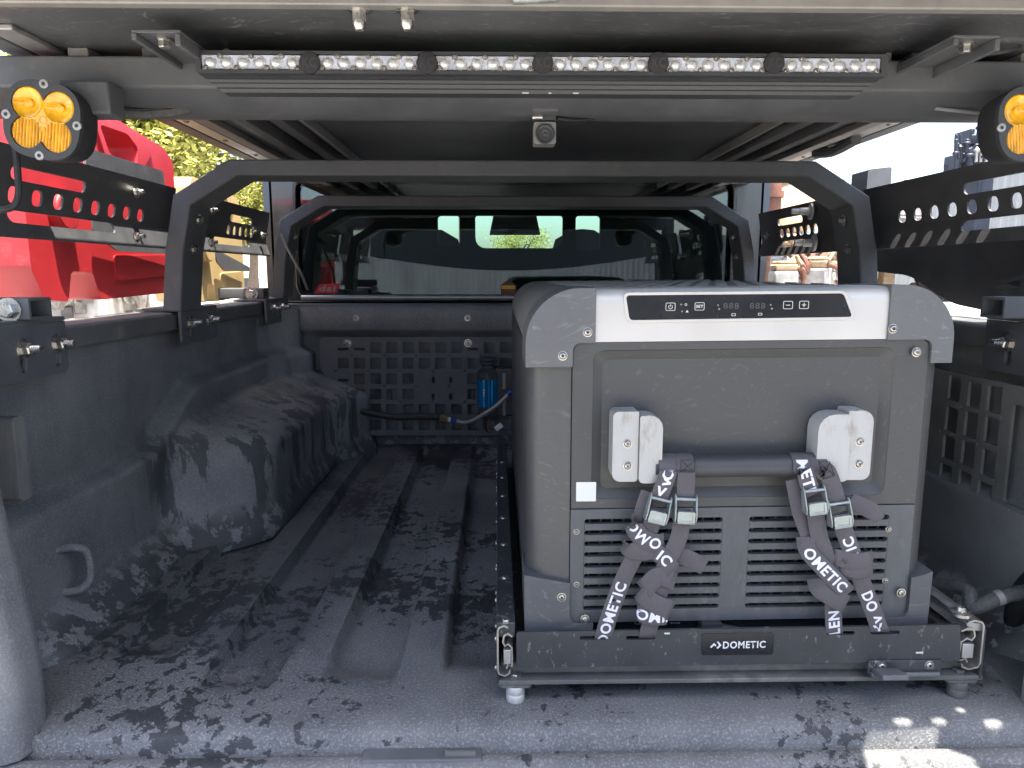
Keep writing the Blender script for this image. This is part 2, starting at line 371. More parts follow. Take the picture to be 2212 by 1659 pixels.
# small hardware sources (made on first use)
def hexbolt(parent, pos, axis, r=0.011, h=0.008, m='steel', washer=True, stud=0.0, name='bolt'):
    bm = bmesh.new(); p = Vector(pos); d = Vector(axis).normalized(); z = 0
    if washer: lathe(bm, [(0.001, 0), (r*1.45, 0), (r*1.45, 0.0022), (0.001, 0.0022)], p, d, 18); z = 0.0022
    cyl(bm, p+d*z, p+d*(z+h*0.85), r, 6, r); cyl(bm, p+d*(z+h*0.85), p+d*(z+h), r*0.96, 6, r*0.8)
    if stud:
        k = 5
        for i in range(k):
            a = z+h+stud*i/k; b = a+stud/k
            cyl(bm, p+d*a, p+d*(a+b)/2 if False else p+d*((a+b)/2), r*0.56, 10, r*0.5); cyl(bm, p+d*((a+b)/2), p+d*b, r*0.5, 10, r*0.56)
    return finish(name, bm, m, parent, ang=30)
def capscrew(parent, pos, axis, r=0.005, m='steel', name='screw'):
    bm = bmesh.new()
    lathe(bm, [(r*1.35, -0.001), (r*1.35, 0.0003), (r*1.12, 0.0004), (r*1.1, -0.0008), (r, -0.0008), (r, 0.0006), (r*0.86, 0.0020), (r*0.6, 0.0026), (r*0.46, 0.0026), (r*0.42, -0.002), (0.0001, -0.002)], pos, axis, 14)
    return finish(name, bm, m, parent, ang=40)

# ================================================================== SETTING: ground
bm = bmesh.new(); quad(bm, (-120,-120,-0.85), (120,-120,-0.85), (120,160,-0.85), (-120,160,-0.85))
finish('ground', bm, 'soil', kind='structure')

# ================================================================== PICKUP TRUCK
truck = thing('pickup_truck', (0.06, 1.6, -0.85), 'dark pickup truck with open cargo bed, lowered tailgate and tinted cab window', 'truck')
sstep = lambda a, b, x: (lambda t: t*t*(3-2*t))(min(1, max(0, (x-a)/(b-a))))
def floor_z(x, y):
    d = 0
    for k in range(-4, 7):
        c = -0.1925 + 0.166*k
        a = sstep(0.054, 0.045, abs(x-c))
        y0 = 0.905 + 0.025*math.sin(k*2.1); y0 = 0.97 if k == -2 else y0
        if k <= -3: continue
        d = max(d, a*sstep(y0, y0+0.10, y)*sstep(2.28, 2.2, y))
    return -0.027*d - 0.004*sstep(0.835, 0.812, y)
bm = bmesh.new()
NX, NY = 420, 80
g = [[bm.verts.new((x, y, floor_z(x, y))) for x in (-0.74+1.58*i/NX for i in range(NX+1))] for y in (0.812+1.5*j/NY for j in range(NY+1))]
for j in range(NY):
    for i in range(NX): bm.faces.new((g[j][i], g[j][i+1], g[j+1][i+1], g[j+1][i]))
e0 = g[0]; e1 = [bm.verts.new((v.co.x, 0.806, v.co.z-0.006)) for v in e0]; e2 = [bm.verts.new((v.co.x, 0.806, -0.10)) for v in e0]
for a, b in ((e0, e1), (e1, e2)):
    for i in range(NX): bm.faces.new((a[i], b[i], b[i+1], a[i+1]))
bed_floor = finish('bed_floor', bm, 'liner', truck, ang=60)

def wall_x(y, z):
    d = (0.137-0.03*sstep(0.05, 0.35, z))*sstep(0.93, 0.835, y)
    zc = 0.208 + 0.105*sstep(1.35, 1.62, y)
    d += 0.034*sstep(zc+0.014, zc-0.014, z)*sstep(0.88, 0.98, y)
    d += 0.05*sstep(0.06, 0.0, z)*sstep(0.90, 1.0, y)
    s = sstep(1.30+0.45*max(0, z), 1.56+0.25*max(0, z), y)
    d2 = 0.190*s*sstep(0.268, 0.165, z)
    d = max(d, d2, d*0.4+d2)
    e = 0.085*sstep(2.13-0.10*sstep(0.42, 0.15, z), 2.25, y) + 0.012*math.sin((y-2.0)*60)*sstep(2.08, 2.16, y)*sstep(2.3, 2.2, y)
    return d + e
for side in (-1, 1):
    bm = bmesh.new(); rows = []
    NYW, NZ = 110, 64
    for j in range(NYW+1):
        y = 0.80 + 1.51*j/NYW
        rows.append([])
        for k in range(NZ+1):
            z = -0.02 + 0.462*k/NZ
            xx = -0.700 + wall_x(y, z)
            if side > 0: xx = 0.075 - (-0.725 + min(wall_x(y, z), 0.12))
            rows[-1].append(bm.verts.new((xx, y, z)))
    for j in range(NYW):
        for k in range(NZ):
            f = (rows[j][k], rows[j+1][k], rows[j+1][k+1], rows[j][k+1])
            bm.faces.new(f if side < 0 else f[::-1])
    # rounded end of the wall next to the tailgate opening, and the outer skin
    ex = [v.co.x for v in rows[0]]
    for (dy, dx) in ((-0.018, 0.012), (-0.024, 0.045), (-0.024, 0.16)):
        pass
    prev = rows[0]
    for (dy, dx) in ((-0.012, 0.004), (-0.02, 0.016), (-0.024, 0.04), (-0.024, 0.17)):
        cur = [bm.verts.new((v.co.x + side*dx, 0.80+dy, v.co.z)) for v in rows[0]]
        for k in range(NZ):
            f = (cur[k], prev[k], prev[k+1], cur[k+1]); bm.faces.new(f if side < 0 else f[::-1])
        prev = cur
    finish('bed_wall', bm, 'wall' if side < 0 else 'dusty_lit_wall', truck, ang=70)
    x0, x1 = (-0.745, -0.668) if side < 0 else (0.772, 0.85)
    bm = bmesh.new(); box(bm, (x0, 0.782, 0.432), (x1, 2.30, 0.470))
    finish('bed_rail', bm, 'rail', truck, bev=0.006)
    xa, xb = (-0.86, -0.7455) if side < 0 else (0.8505, 0.97)
    bm = bmesh.new(); box(bm, (xa, 0.79, -0.35), (xb, 2.36, 0.462))
    finish('outer_bedside', bm, 'cabpaint', truck, bev=0.02, seg=3)
# headboard with its rolled top
bm = bmesh.new()
prof = [(2.300, -0.02), (2.300, 0.345), (2.292, 0.36), (2.268, 0.368), (2.256, 0.378), (2.254, 0.43), (2.262, 0.446), (2.285, 0.452), (2.40, 0.452), (2.40, -0.02)]
A = [bm.verts.new((-0.70, y, z)) for y, z in prof]; B = [bm.verts.new((0.80, y, z)) for y, z in prof]
for i in range(len(prof)): bm.faces.new((A[i], B[i], B[(i+1) % len(prof)], A[(i+1) % len(prof)]))
head = finish('headboard', bm, 'wall', truck, ang=50)
for u, v in ((769, 687), (1010, 687)):
    p = at(u, v, y=2.254); capscrew(head, p, (0,-1,0), 0.007, name='screw')
# bed wall fittings on the left: grey cover, moulded tie-down loop
bm = bmesh.new()
pts = [at(22, 905, x=-0.655), at(48, 897, x=-0.655), at(70, 1062, x=-0.655), at(44, 1086, x=-0.655)]
ys = [p.y for p in pts]; zs = [p.z for p in pts]
plate(bm, rrect(min(ys)+0.004, min(zs), max(ys), max(zs), 0.008), [], -0.70, -0.655, YZ)
finish('access_cover', bm, 'plugp', truck, bev=0.004)
bm = bmesh.new()
tube(bm, [(-0.672, 1.055, 0.135), (-0.645, 1.06, 0.138), (-0.632, 1.07, 0.125), (-0.632, 1.072, 0.085), (-0.645, 1.065, 0.068), (-0.672, 1.06, 0.066)], 0.006, 10)
finish('tie_down_loop', bm, 'wall', truck)
# tailgate, lowered: top skin with raised lip, hinge gap and latch recess
bm = bmesh.new()
prof = [(0.20, -0.030), (0.70, -0.030), (0.772, -0.030), (0.777, -0.025), (0.792, -0.0235), (0.7965, -0.026), (0.798, -0.032), (0.798, -0.10), (0.20, -0.10)]
A = [bm.verts.new((-0.72, y, z)) for y, z in prof]; B = [bm.verts.new((0.84, y, z)) for y, z in prof]
for i in range(len(prof)): bm.faces.new((B[i], A[i], A[(i+1) % len(prof)], B[(i+1) % len(prof)]))
bm.faces.new(A); bm.faces.new(B[::-1])
tailgate = finish('tailgate', bm, 'liner', truck, bev=0.003, ang=40)
bm = bmesh.new()   # sill strip below the bed floor, with the striker housing
box(bm, (-0.70, 0.7985, -0.08), (0.82, 0.8055, -0.040))
finish('hinge_sill', bm, 'tray', truck, bev=0.003)
bm = bmesh.new(); box(bm, (-0.165, 0.781, -0.034), (-0.02, 0.8055, -0.0215))
lt = finish('latch_housing', bm, 'powder', truck, bev=0.003)
bm = bmesh.new(); cyl(bm, (-0.065, 0.793, -0.0225), (-0.028, 0.793, -0.0225), 0.0055, 12)
finish('latch_barrel', bm, 'dustplate', lt)
# cab
bm = bmesh.new()
plate(bm, rrect(-0.745, 0.455, 0.88, 1.02, [0, 0, 0.09, 0.09]), [rrect(-0.655, 0.478, 0.775, 0.86, 0.045)], 2.42, 2.47, XZ)
finish('cab_back_panel', bm, 'cabpaint', truck, bev=0.006)
bm = bmesh.new(); plate(bm, rrect(-0.648, 0.471, 0.768, 0.853, 0.045), [], 2.438, 2.443, XZ)
win = finish('rear_window', bm, 'glass', truck, smooth=False)
bm = bmesh.new(); plate(bm, rrect(-0.663, 0.462, 0.783, 0.868, 0.05), [rrect(-0.650, 0.474, 0.770, 0.855, 0.045)], 2.408, 2.4185, XZ)
finish('window_frame', bm, 'gloss', win, bev=0.003)
bm = bmesh.new(); tube(bm, [(-0.645, 2.403, 0.470), (0.77, 2.403, 0.470)], 0.009, 10, 0)
finish('window_trim', bm, 'alu', win)
# red sticker and round crest on the glass
bm = bmesh.new(); q = [at(678, 634, y=2.4365), at(690, 614, y=2.4365), at(735, 612, y=2.4365), at(727, 634, y=2.4365)]
plate(bm, [(p.x, p.z) for p in q], [], 2.4365, 2.437, XZ); st = finish('red_sticker', bm, 'redprint', win, smooth=False)
c = at(707, 623, y=2.4355)
text('sticker_lettering', 'dsi', 0.020, 'grey', win, lambda a, b: Vector((c.x+a+0.25*b, 2.4355, c.z+b)), width=0.055)
bm = bmesh.new(); c = at(1098, 625, y=2.4365)
plate(bm, [(c.x-0.024, c.z-0.022), (c.x+0.024, c.z-0.022), (c.x+0.027, c.z+0.012), (c.x+0.012, c.z+0.024), (c.x-0.012, c.z+0.024), (c.x-0.027, c.z+0.012)], [], 2.4365, 2.437, XZ)
finish('crest_sticker', bm, 'rust', win, smooth=False)
bm = bmesh.new(); plate(bm, rrect(c.x-0.023, c.z+0.001, c.x+0.023, c.z+0.013, 0.004), [], 2.4355, 2.4362, XZ); finish('crest_band', bm, 'yellow', win, smooth=False)
bm = bmesh.new(); box(bm, (-0.74, 2.45, 1.0), (0.875, 3.95, 1.03)); finish('cab_roof', bm, 'cabpaint', truck, bev=0.01)
for x0, x1 in ((-0.76, -0.73), (0.865, 0.895)):
    bm = bmesh.new(); plate(bm, rrect(2.42, -0.3, 4.3, 1.0, 0.02), [rrect(2.62, 0.47, 3.1, 0.92, 0.04), rrect(3.2, 0.47, 3.95, 0.92, 0.04)], x0, x1, YZ)
    finish('cab_side', bm, 'cabpaint', truck, bev=0.004)
bm = bmesh.new(); box(bm, (-0.73, 2.47, -0.3), (0.865, 2.55, 0.44)); box(bm, (-0.73, 3.85, -0.3), (0.865, 4.4, 0.40)); finish('cab_lower_body', bm, 'interior', truck)
bm = bmesh.new()
def hole(u0, v0, u1, v1, y, r):
    a, b = at(u0, v1, y=y), at(u1, v0, y=y); return rrect(a.x, a.z, b.x, b.z, r)
plate(bm, rrect(-0.72, 0.40, 0.86, 0.998, 0.01), [hole(1027, 466, 1216, 536, 2.53, [0.035, 0.035, 0.008, 0.008]), hole(946, 466, 993, 530, 2.53, 0.012), hole(1243, 466, 1297, 540, 2.53, 0.012)], 2.53, 2.55, XZ)
finish('cab_inner_trim', bm, 'interior', truck)
for cx_ in (-0.29, 0.37):
    bm = bmesh.new(); lathe(bm, [(0.03, 0), (0.125, 0.02), (0.14, 0.08), (0.12, 0.15), (0.05, 0.19), (0.001, 0.195)], (cx_, 3.2, 0.545), (0, 0, 1), 20)
    for v in bm.verts: v.co.y = 3.2+(v.co.y-3.2)*0.4
    finish('headrest', bm, 'interior', truck)
    bm = bmesh.new(); box(bm, (cx_-0.2, 3.12, 0.0), (cx_+0.2, 3.28, 0.56)); finish('seat_back', bm, 'interior', truck, bev=0.05, seg=4)
bm = bmesh.new(); lathe(bm, [(0.16, 0), (0.165, 0.09), (0.14, 0.14), (0.06, 0.165), (0.001, 0.168)], (0.09, 2.85, 0.475), (0, 0, 1), 20)
for v in bm.verts: v.co.y = 2.85+(v.co.y-2.85)*0.4
finish('headrest', bm, 'interior', truck)
bm = bmesh.new()
plate(bm, [(-0.04, 0.735), (0.21, 0.735), (0.19, 0.83), (-0.02, 0.83)], [], 3.6, 3.63, XZ); box(bm, (0.075, 3.6, 0.83), (0.095, 3.63, 0.93))
finish('rear_view_mirror', bm, 'interior', truck, bev=0.006)
bm = bmesh.new(); plate(bm, rrect(-0.73, 0.38, 0.865, 1.0, 0.02), [rrect(-0.62, 0.50, 0.75, 0.93, 0.05)], 3.95, 3.98, XZ); finish('windscreen_frame', bm, 'interior', truck)

# ================================================================== ROOF PLATFORM over the bed
roof = thing('roof_platform', (0.08, 1.6, 0.845), 'black scratched metal roof platform above the bed with dusty aluminium edge', 'roof platform')
bm = bmesh.new(); plate(bm, rrect(-0.617, 0.8725, 0.79, 2.62, [0.05, 0.05, 0.02, 0.02]), [], 0.845, 0.857, XY)
finish('deck_sheet', bm, 'deck', roof, smooth=False)
bm = bmesh.new(); box(bm, (-0.645, 0.856, 0.843), (0.86, 0.872, 0.868)); finish('edge_trim', bm, 'trim', roof, bev=0.002)
bm = bmesh.new()  # overhang reach and cut-outs added to shade the fridge and place sun patches
plate(bm, rrect(-1.1, 0.50, 1.0, 0.8555, 0.02), [[(0.57, 0.555), (0.69, 0.57), (0.712, 0.60), (0.705, 0.64), (0.685, 0.655), (0.675, 0.676), (0.588, 0.672), (0.575, 0.65)],
    circ(0.636, 0.684, 0.013, 10, 0.007), circ(0.682, 0.684, 0.010, 10, 0.006), circ(0.748, 0.680, 0.012, 10, 0.007), circ(0.72, 0.703, 0.006, 8)], 0.853, 0.866, XY)
finish('rear_overhang_sun_mask', bm, 'deck', roof, smooth=False)
for s in (-1, 1):
    X = lambda d: 0.085 + s*d
    def strip(name, d0, d1, z0, z1, m, y0=1.02, y1=2.60, bev=0.0015):
        a, b = sorted((X(d0), X(d1))); bm = bmesh.new(); box(bm, (a, y0, z0), (b, y1, z1)); return finish(name, bm, m, roof, bev=bev)
    strip('side_rim', 0.7025, 0.735, 0.838, 0.870, 'powder', y0=0.93)
    sp = strip('aluminium_strip', 0.665, 0.698, 0.838, 0.8447, 'alu', y0=0.93)
    src = None
    for k in range(7):
        p = Vector((X(0.682), 1.06+0.2*k, 0.8378))
        src = capscrew(sp, p, (0,0,-1), 0.005, 'trim', name='rivet') if src is None else inst(src, p, sp)
    strip('ribbed_strip', 0.625, 0.652, 0.832, 0.8447, 'trim')
    strip('lower_rail', 0.535, 0.555, 0.820, 0.8447, 'powder')
    strip('lower_rail', 0.475, 0.500, 0.824, 0.8447, 'powder')
    strip('lower_rail', 0.440, 0.448, 0.826, 0.8447, 'alu')
    # U bracket hanging behind the rear edge
    a, b = sorted((X(0.445), X(0.50)))
    bm = bmesh.new(); box(bm, (a, 0.878, 0.812), (a+0.006, 1.03, 0.8195)); box(bm, (b-0.006, 0.878, 0.806), (b, 1.03, 0.8195)); box(bm, (a, 0.879, 0.8197), (b, 1.03, 0.8235))
    br = finish('support_bracket', bm, 'powder', roof, bev=0.001)
    hexbolt(br, ((a+b)/2, 0.90, 0.8195), (0, 0, -1), 0.007, 0.008)
src = None
for u in (775, 879):
    p = at(u, 20, z=0.845)
    bm = bmesh.new(); lathe(bm, [(0.013, 0), (0.013, 0.002), (0.0095, 0.0025)], p, (0, 0, -1), 16); cyl(bm, p-Vector((0,0,.002)), p-Vector((0,0,.013)), 0.0085, 6)
    lathe(bm, [(0.0075, 0.013), (0.0068, 0.019), (0.0045, 0.0225), (0.0005, 0.024)], p, (0, 0, -1), 14)
    finish('acorn_nut', bm, 'steel', roof)
bm = bmesh.new(); cyl(bm, (0.018, 0.851, 0.8485), (0.066, 0.851, 0.8515), 0.006, 12); box(bm, (0.03, 0.846, 0.851), (0.052, 0.855, 0.861)); finish('draw_latch', bm, 'zinc', roof)
bm = bmesh.new(); lathe(bm, [(0.034, 0), (0.034, 0.004), (0.028, 0.005), (0.026, 0.002), (0.0001, 0.002)], (0.655, 0.99, 0.8449), (0, 0, -1), 24); finish('round_vent', bm, 'deck', roof)
bm = bmesh.new(); tube(bm, [at(1760, 330, z=0.83), at(1800, 327, z=0.825), at(1850, 300, z=0.832)], 0.012, 8, 4); finish('awning_bracket', bm, 'powder', roof)

# ================================================================== BED RACK
rack = thing('bed_rack', (0.06, 1.6, 0.47), 'black powder coated steel bed rack with three hoops and slotted side panels', 'bed rack')
CX = 0.055
bm = bmesh.new()
prof = [(1.0, 0.79), (1.0, 0.829), (1.13, 0.829), (1.13, 0.775), (1.052, 0.769)]
A = [bm.verts.new((-0.755, y, z)) for y, z in prof]; B = [bm.verts.new((0.865, y, z)) for y, z in prof]
for i in range(5): bm.faces.new((A[i], B[i], B[(i+1) % 5], A[(i+1) % 5]))
bm.faces.new(A[::-1]); bm.faces.new(B)
box(bm, (-0.795, 1.0, 0.486), (-0.7555, 1.12, 0.829)); box(bm, (0.8655, 1.0, 0.486), (0.905, 1.12, 0.829))
bmesh.ops.recalc_face_normals(bm, faces=bm.faces)
hoop1 = finish('hoop', bm, 'powder', rack, bev=0.003)
half = [(0.742, 0.471), (0.728, 0.60), (0.705, 0.705), (0.590, 0.7745)]
inner = [(0.575, 0.7430), (0.672, 0.685), (0.692, 0.595), (0.705, 0.471)]
outer = [(CX-a, b) for a, b in half] + [(CX+a, b) for a, b in half[::-1]]
inn = [(CX+a, b) for a, b in inner[::-1]] + [(CX-a, b) for a, b in inner]
bm = bmesh.new(); plate(bm, outer+inn, [], 1.50, 1.605, XZ)
hoop2 = finish('hoop', bm, 'powder', rack, bev=0.004, seg=3)
hoop3 = inst(hoop2, ORG[hoop2]+Vector((0.0, 0.72, 0.004)), rack)
# side panels
def side_panel(s, y0, y1, slots, holes, bolts, extra=()):
    X = lambda d: CX + s*d
    bm = bmesh.new()
    hs = [rrect(a, 0.683, b, 0.702, 0.0095) for a, b in slots[0]] + [rrect(a, 0.622, b, 0.640, 0.009) for a, b in slots[1]]
    hs += [rrect(h-0.013, 0.650, h+0.013, 0.674, 0.009, 3) for h in holes]
    ol = rrect(y0, 0.600, y1, 0.729, 0.004, 2)
    plate(bm, ol, hs, 0.0, 0.004, lambda a, b, t: Vector((t, a, b)))
    bmesh.ops.bisect_plane(bm, geom=bm.verts[:]+bm.edges[:]+bm.faces[:], plane_co=(0, 0, 0.6435), plane_no=(0, 0, 1))
    for v in bm.verts:
        z = v.co.z; t = v.co.x
        d = 0.757 - 0.3*(0.6435-z) if z < 0.6435 else 0.757 - 0.20*(z-0.6435)
        v.co.x = X(d+t)
    if s < 0: bmesh.ops.recalc_face_normals(bm, faces=bm.faces)
    p = finish('side_panel', bm, 'panelcoat', rack, smooth=False)
    for yy, zz in bolts:
        hexbolt(p, (X(0.741 if zz < .64 else 0.745), yy, zz), (-s, 0.0, 0.1), 0.0075, 0.007, stud=0.008)
    return p
L8 = [1.030+0.0535*k for k in range(9)]
pl = side_panel(-1, 0.90, 1.60, ([(1.075, 1.265)], [(1.068, 1.36)]), [1.030]+[1.087+0.0535*k for k in range(8)], [(1.43, 0.702), (1.41, 0.618)])
side_panel(1, 0.90, 1.60, ([(1.03, 1.265), ], [(1.03, 1.27)]), [1.087+0.0535*k for k in range(8)], [])
side_panel(-1, 1.66, 2.24, ([(1.93, 2.10)], [(1.83, 2.08)]), [1.93+0.044*k for k in range(5)], [(1.80, 0.70), (1.77, 0.622), (2.17, 0.66)])
pr = side_panel(1, 1.66, 2.24, ([(1.93, 2.10)], [(1.93, 2.08)]), [1.86+0.044*k for k in range(6)], [(2.17, 0.66)])
for yy, zz in ((1.86, 0.705), (1.83, 0.625)):     # two turned knobs on the far right panel
    bm = bmesh.new(); lathe(bm, [(0.0001, 0), (0.021, 0), (0.021, 0.006), (0.010, 0.009), (0.009, 0.03), (0.007, 0.032), (0.007, 0.05), (0.0001, 0.05)], (CX+0.742, yy, zz), (-1, 0.15, 0), 16)
    finish('clamp_knob', bm, 'spacer', pr)
# bolts on the hoop legs
src = None
for s in (-1, 1):
    for yy, zz, dz in ((1.545, 0.66, 0), (1.545, 0.60, 0), (2.262, 0.66, 0), (2.262, 0.60, 0)):
        d = 0.676 if zz > .63 else 0.690
        b_ = hexbolt(hoop2 if yy < 2 else hoop3, (CX+s*d, yy, zz), (-s, 0, -0.1), 0.008, 0.007)
# clamp brackets on the rails
def clamp(s, y0, y1, z0, bolts, top=0.486):
    X = lambda d: CX + s*d
    bm = bmesh.new()
    hs = [rrect(b-0.0065, z0+0.012, b+0.0065, z0+0.045, 0.006) for b in bolts]
    xa, xb = sorted((X(0.708), X(0.714)))
    plate(bm, rrect(y0, z0, y1, top-0.007, [0.012, 0.012, 0, 0]), hs, xa, xb, YZ)
    xa, xb = sorted((X(0.708), X(0.80))); box(bm, (xa, y0, top-0.0065), (xb, y1, top))
    c_ = finish('rail_clamp', bm, 'powder', rack, bev=0.002)
    for b in bolts: hexbolt(c_, (X(0.7078), b, z0+0.045), (-s, -0.06, 0.02), 0.0095, 0.012, stud=0.014)
    return c_
c1 = clamp(-1, 0.93, 1.105, 0.402, (1.0, 1.078))
c2 = clamp(-1, 1.505, 1.70, 0.402, (1.545, 1.645), 0.478)
c3 = clamp(-1, 2.06, 2.28, 0.405, (2.11, 2.19), 0.477)
c4 = clamp(1, 0.93, 1.115, 0.402, (0.985, 1.06))
c5 = clamp(1, 1.505, 1.70, 0.402, (1.545, 1.645), 0.478)
def foot_tube(x0, x1, y0, z0, end, par):
    bm = bmesh.new(); t = 0.004
    plate(bm, rrect(y0, z0, y0+0.05, z0+0.03, 0.003), [rrect(y0+t, z0+t, y0+0.05-t, z0+0.03-t, 0.002)], x0, x1, YZ)
    o = finish('foot_tube', bm, 'powder', par); return o
f1 = foot_tube(-0.82, -0.638, 1.0, 0.4865, 1, c1); hexbolt(rack, (-0.664, 0.9995, 0.5005), (0, -1, 0), 0.0115, 0.009, name='foot_bolt')
f2 = foot_tube(0.708, 0.90, 1.0, 0.4865, 1, c4); hexbolt(rack, (0.732, 1.012, 0.5), (0, -1, 0), 0.006, 0.006, name='foot_bolt')
f3 = foot_tube(-0.80, -0.672, 2.1, 0.4775, 1, c3); hexbolt(rack, (-0.705, 2.0995, 0.492), (0, -1, 0), 0.0125, 0.009, name='foot_bolt')
bm = bmesh.new(); tube(bm, [(-0.64, 2.19, 0.665), (-0.625, 2.2, 0.62), (-0.595, 2.22, 0.55), (-0.585, 2.25, 0.50)], 0.004, 8); finish('stay_cable', bm, 'hose', rack)

# ================================================================== LIGHT BAR
lb = thing('light_bar', (0.058, 0.94, 0.78), 'long black light bar with a row of clear round lenses under the roof', 'light bar')
Y = 0.93
p0, p1 = at(420, 108, y=Y), at(1917, 167, y=Y); q0, q1 = at(432, 115, y=Y), at(1903, 159, y=Y)
bm = bmesh.new(); plate(bm, rrect(p0.x, p1.z+.001, p1.x, p0.z, 0.002), [rrect(q0.x, q1.z+.001, q1.x, q0.z, 0.001)], Y, Y+0.014, XZ)
finish('bezel', bm, 'housing', lb, bev=0.0012)
bm = bmesh.new()
zt, zb = p0.z, p1.z+.001
prof = [(Y+0.0145, zt-0.001), (Y+0.0145, zb+0.001), (Y+0.02, zb-0.001), (Y+0.026, zb-0.001), (Y+0.028, zb-0.004), (Y+0.034, zb-0.004), (Y+0.036, zb-0.008), (Y+0.043, zb-0.008), (Y+0.045, zb-0.012), (Y+0.066, zb-0.0125), (Y+0.067, zt-0.001)]
def endx(z, s): return (p0.x+0.001 if s < 0 else p1.x-0.001) - s*max(0, zb-z)*1.2
A = [bm.verts.new((endx(z, -1), y, z)) for y, z in prof]; B = [bm.verts.new((endx(z, 1), y, z)) for y, z in prof]
for i in range(len(prof)): bm.faces.new((A[i], B[i], B[(i+1) % len(prof)], A[(i+1) % len(prof)]))
bm.faces.new(A[::-1]); bm.faces.new(B)
finish('housing', bm, 'housing', lb, smooth=False)
W = q1.x-q0.x; badge = [668, 922, 1173, 1423, 1674]
edges = [q0.x] + [at(b, 135, y=Y).x for b in badge] + [q1.x]
zc = (q0.z+q1.z)/2; hh = q0.z-q1.z
lens_src = scr_src = None
for k in range(6):
    a = edges[k] + (0.011 if k else 0.0006); b = edges[k+1] - (0.011 if k < 5 else 0.0006)
    n6 = [a + (b-a)*(i+0.5)/6 for i in range(6)]
    bm = bmesh.new(); plate(bm, rrect(a, q1.z+0.0025, b, q0.z-0.001, 0.0006), [circ(x, zc, 0.0082, 14) for x in n6], Y+0.003, Y+0.006, XZ)
    seg = finish('reflector_strip', bm, 'reflector', lb, smooth=False)
    for x in n6:
        if lens_src is None:
            bm = bmesh.new(); lathe(bm, [(0.0001, -0.0046), (0.0035, -0.0042), (0.0056, -0.002), (0.0066, 0.0005), (0.0082, 0.0007), (0.0078, -0.004), (0.0082, -0.0052)][::-1] if False else [(0.0084, 0.004), (0.0084, -0.001), (0.0078, -0.0016), (0.0070, 0.0005), (0.0062, -0.0006), (0.0050, -0.003), (0.0028, -0.0044), (0.0001, -0.0048)], (x, Y+0.004, zc), (0, 1, 0), 18)
            lens_src = finish('led_lens', bm, 'lens', lb, ang=50)
            d0 = ORG[lens_src]-Vector((x, Y+0.004, zc))
        else: inst(lens_src, Vector((x, Y+0.004, zc))+d0, lb)
    w6 = (b-a)/6
    for i in range(7):
        x = a+0.004+(b-a-0.008)*i/6; z = q1.z+0.003 if i % 2 == 0 else q0.z-0.002
        if scr_src is None:
            scr_src = capscrew(lb, (x, Y+0.002, z), (0, -1, 0), 0.0028, 'steel', name='lens_screw'); d1 = ORG[scr_src]-Vector((x, Y+0.002, z))
        else: inst(scr_src, Vector((x, Y+0.002, z))+d1, lb)
for b in badge:
    c = at(b, 135, y=Y-0.002)
    bm = bmesh.new(); lathe(bm, [(0.0128, 0.006), (0.0128, 0.0006), (0.0120, -0.0006), (0.0001, -0.0012)], (c.x, Y-0.0012, c.z), (0, 1, 0), 28)
    box(bm, (c.x-0.007, Y+0.0005, q1.z+.001), (c.x+0.007, Y+0.0045, q0.z))
    bd = finish('round_badge', bm, 'rubber', lb)
    text('badge_lettering', 'KC', 0.0125, 'housing', bd, lambda a_, b_: Vector((c.x+a_, Y-0.0027, c.z+b_)), bold=0.05, width=0.017)
for u, v, l in ((1128, 196, 14), (1185, 195, 6), (1238, 192, 12)):
    bm = bmesh.new(); c = at(u, v, y=Y+0.0445); box(bm, (c.x, Y+0.0442, zb-0.0118), (c.x+l*0.0006, Y+0.0449, zb-0.0100)); finish('paint_chip', bm, 'cream', lb)

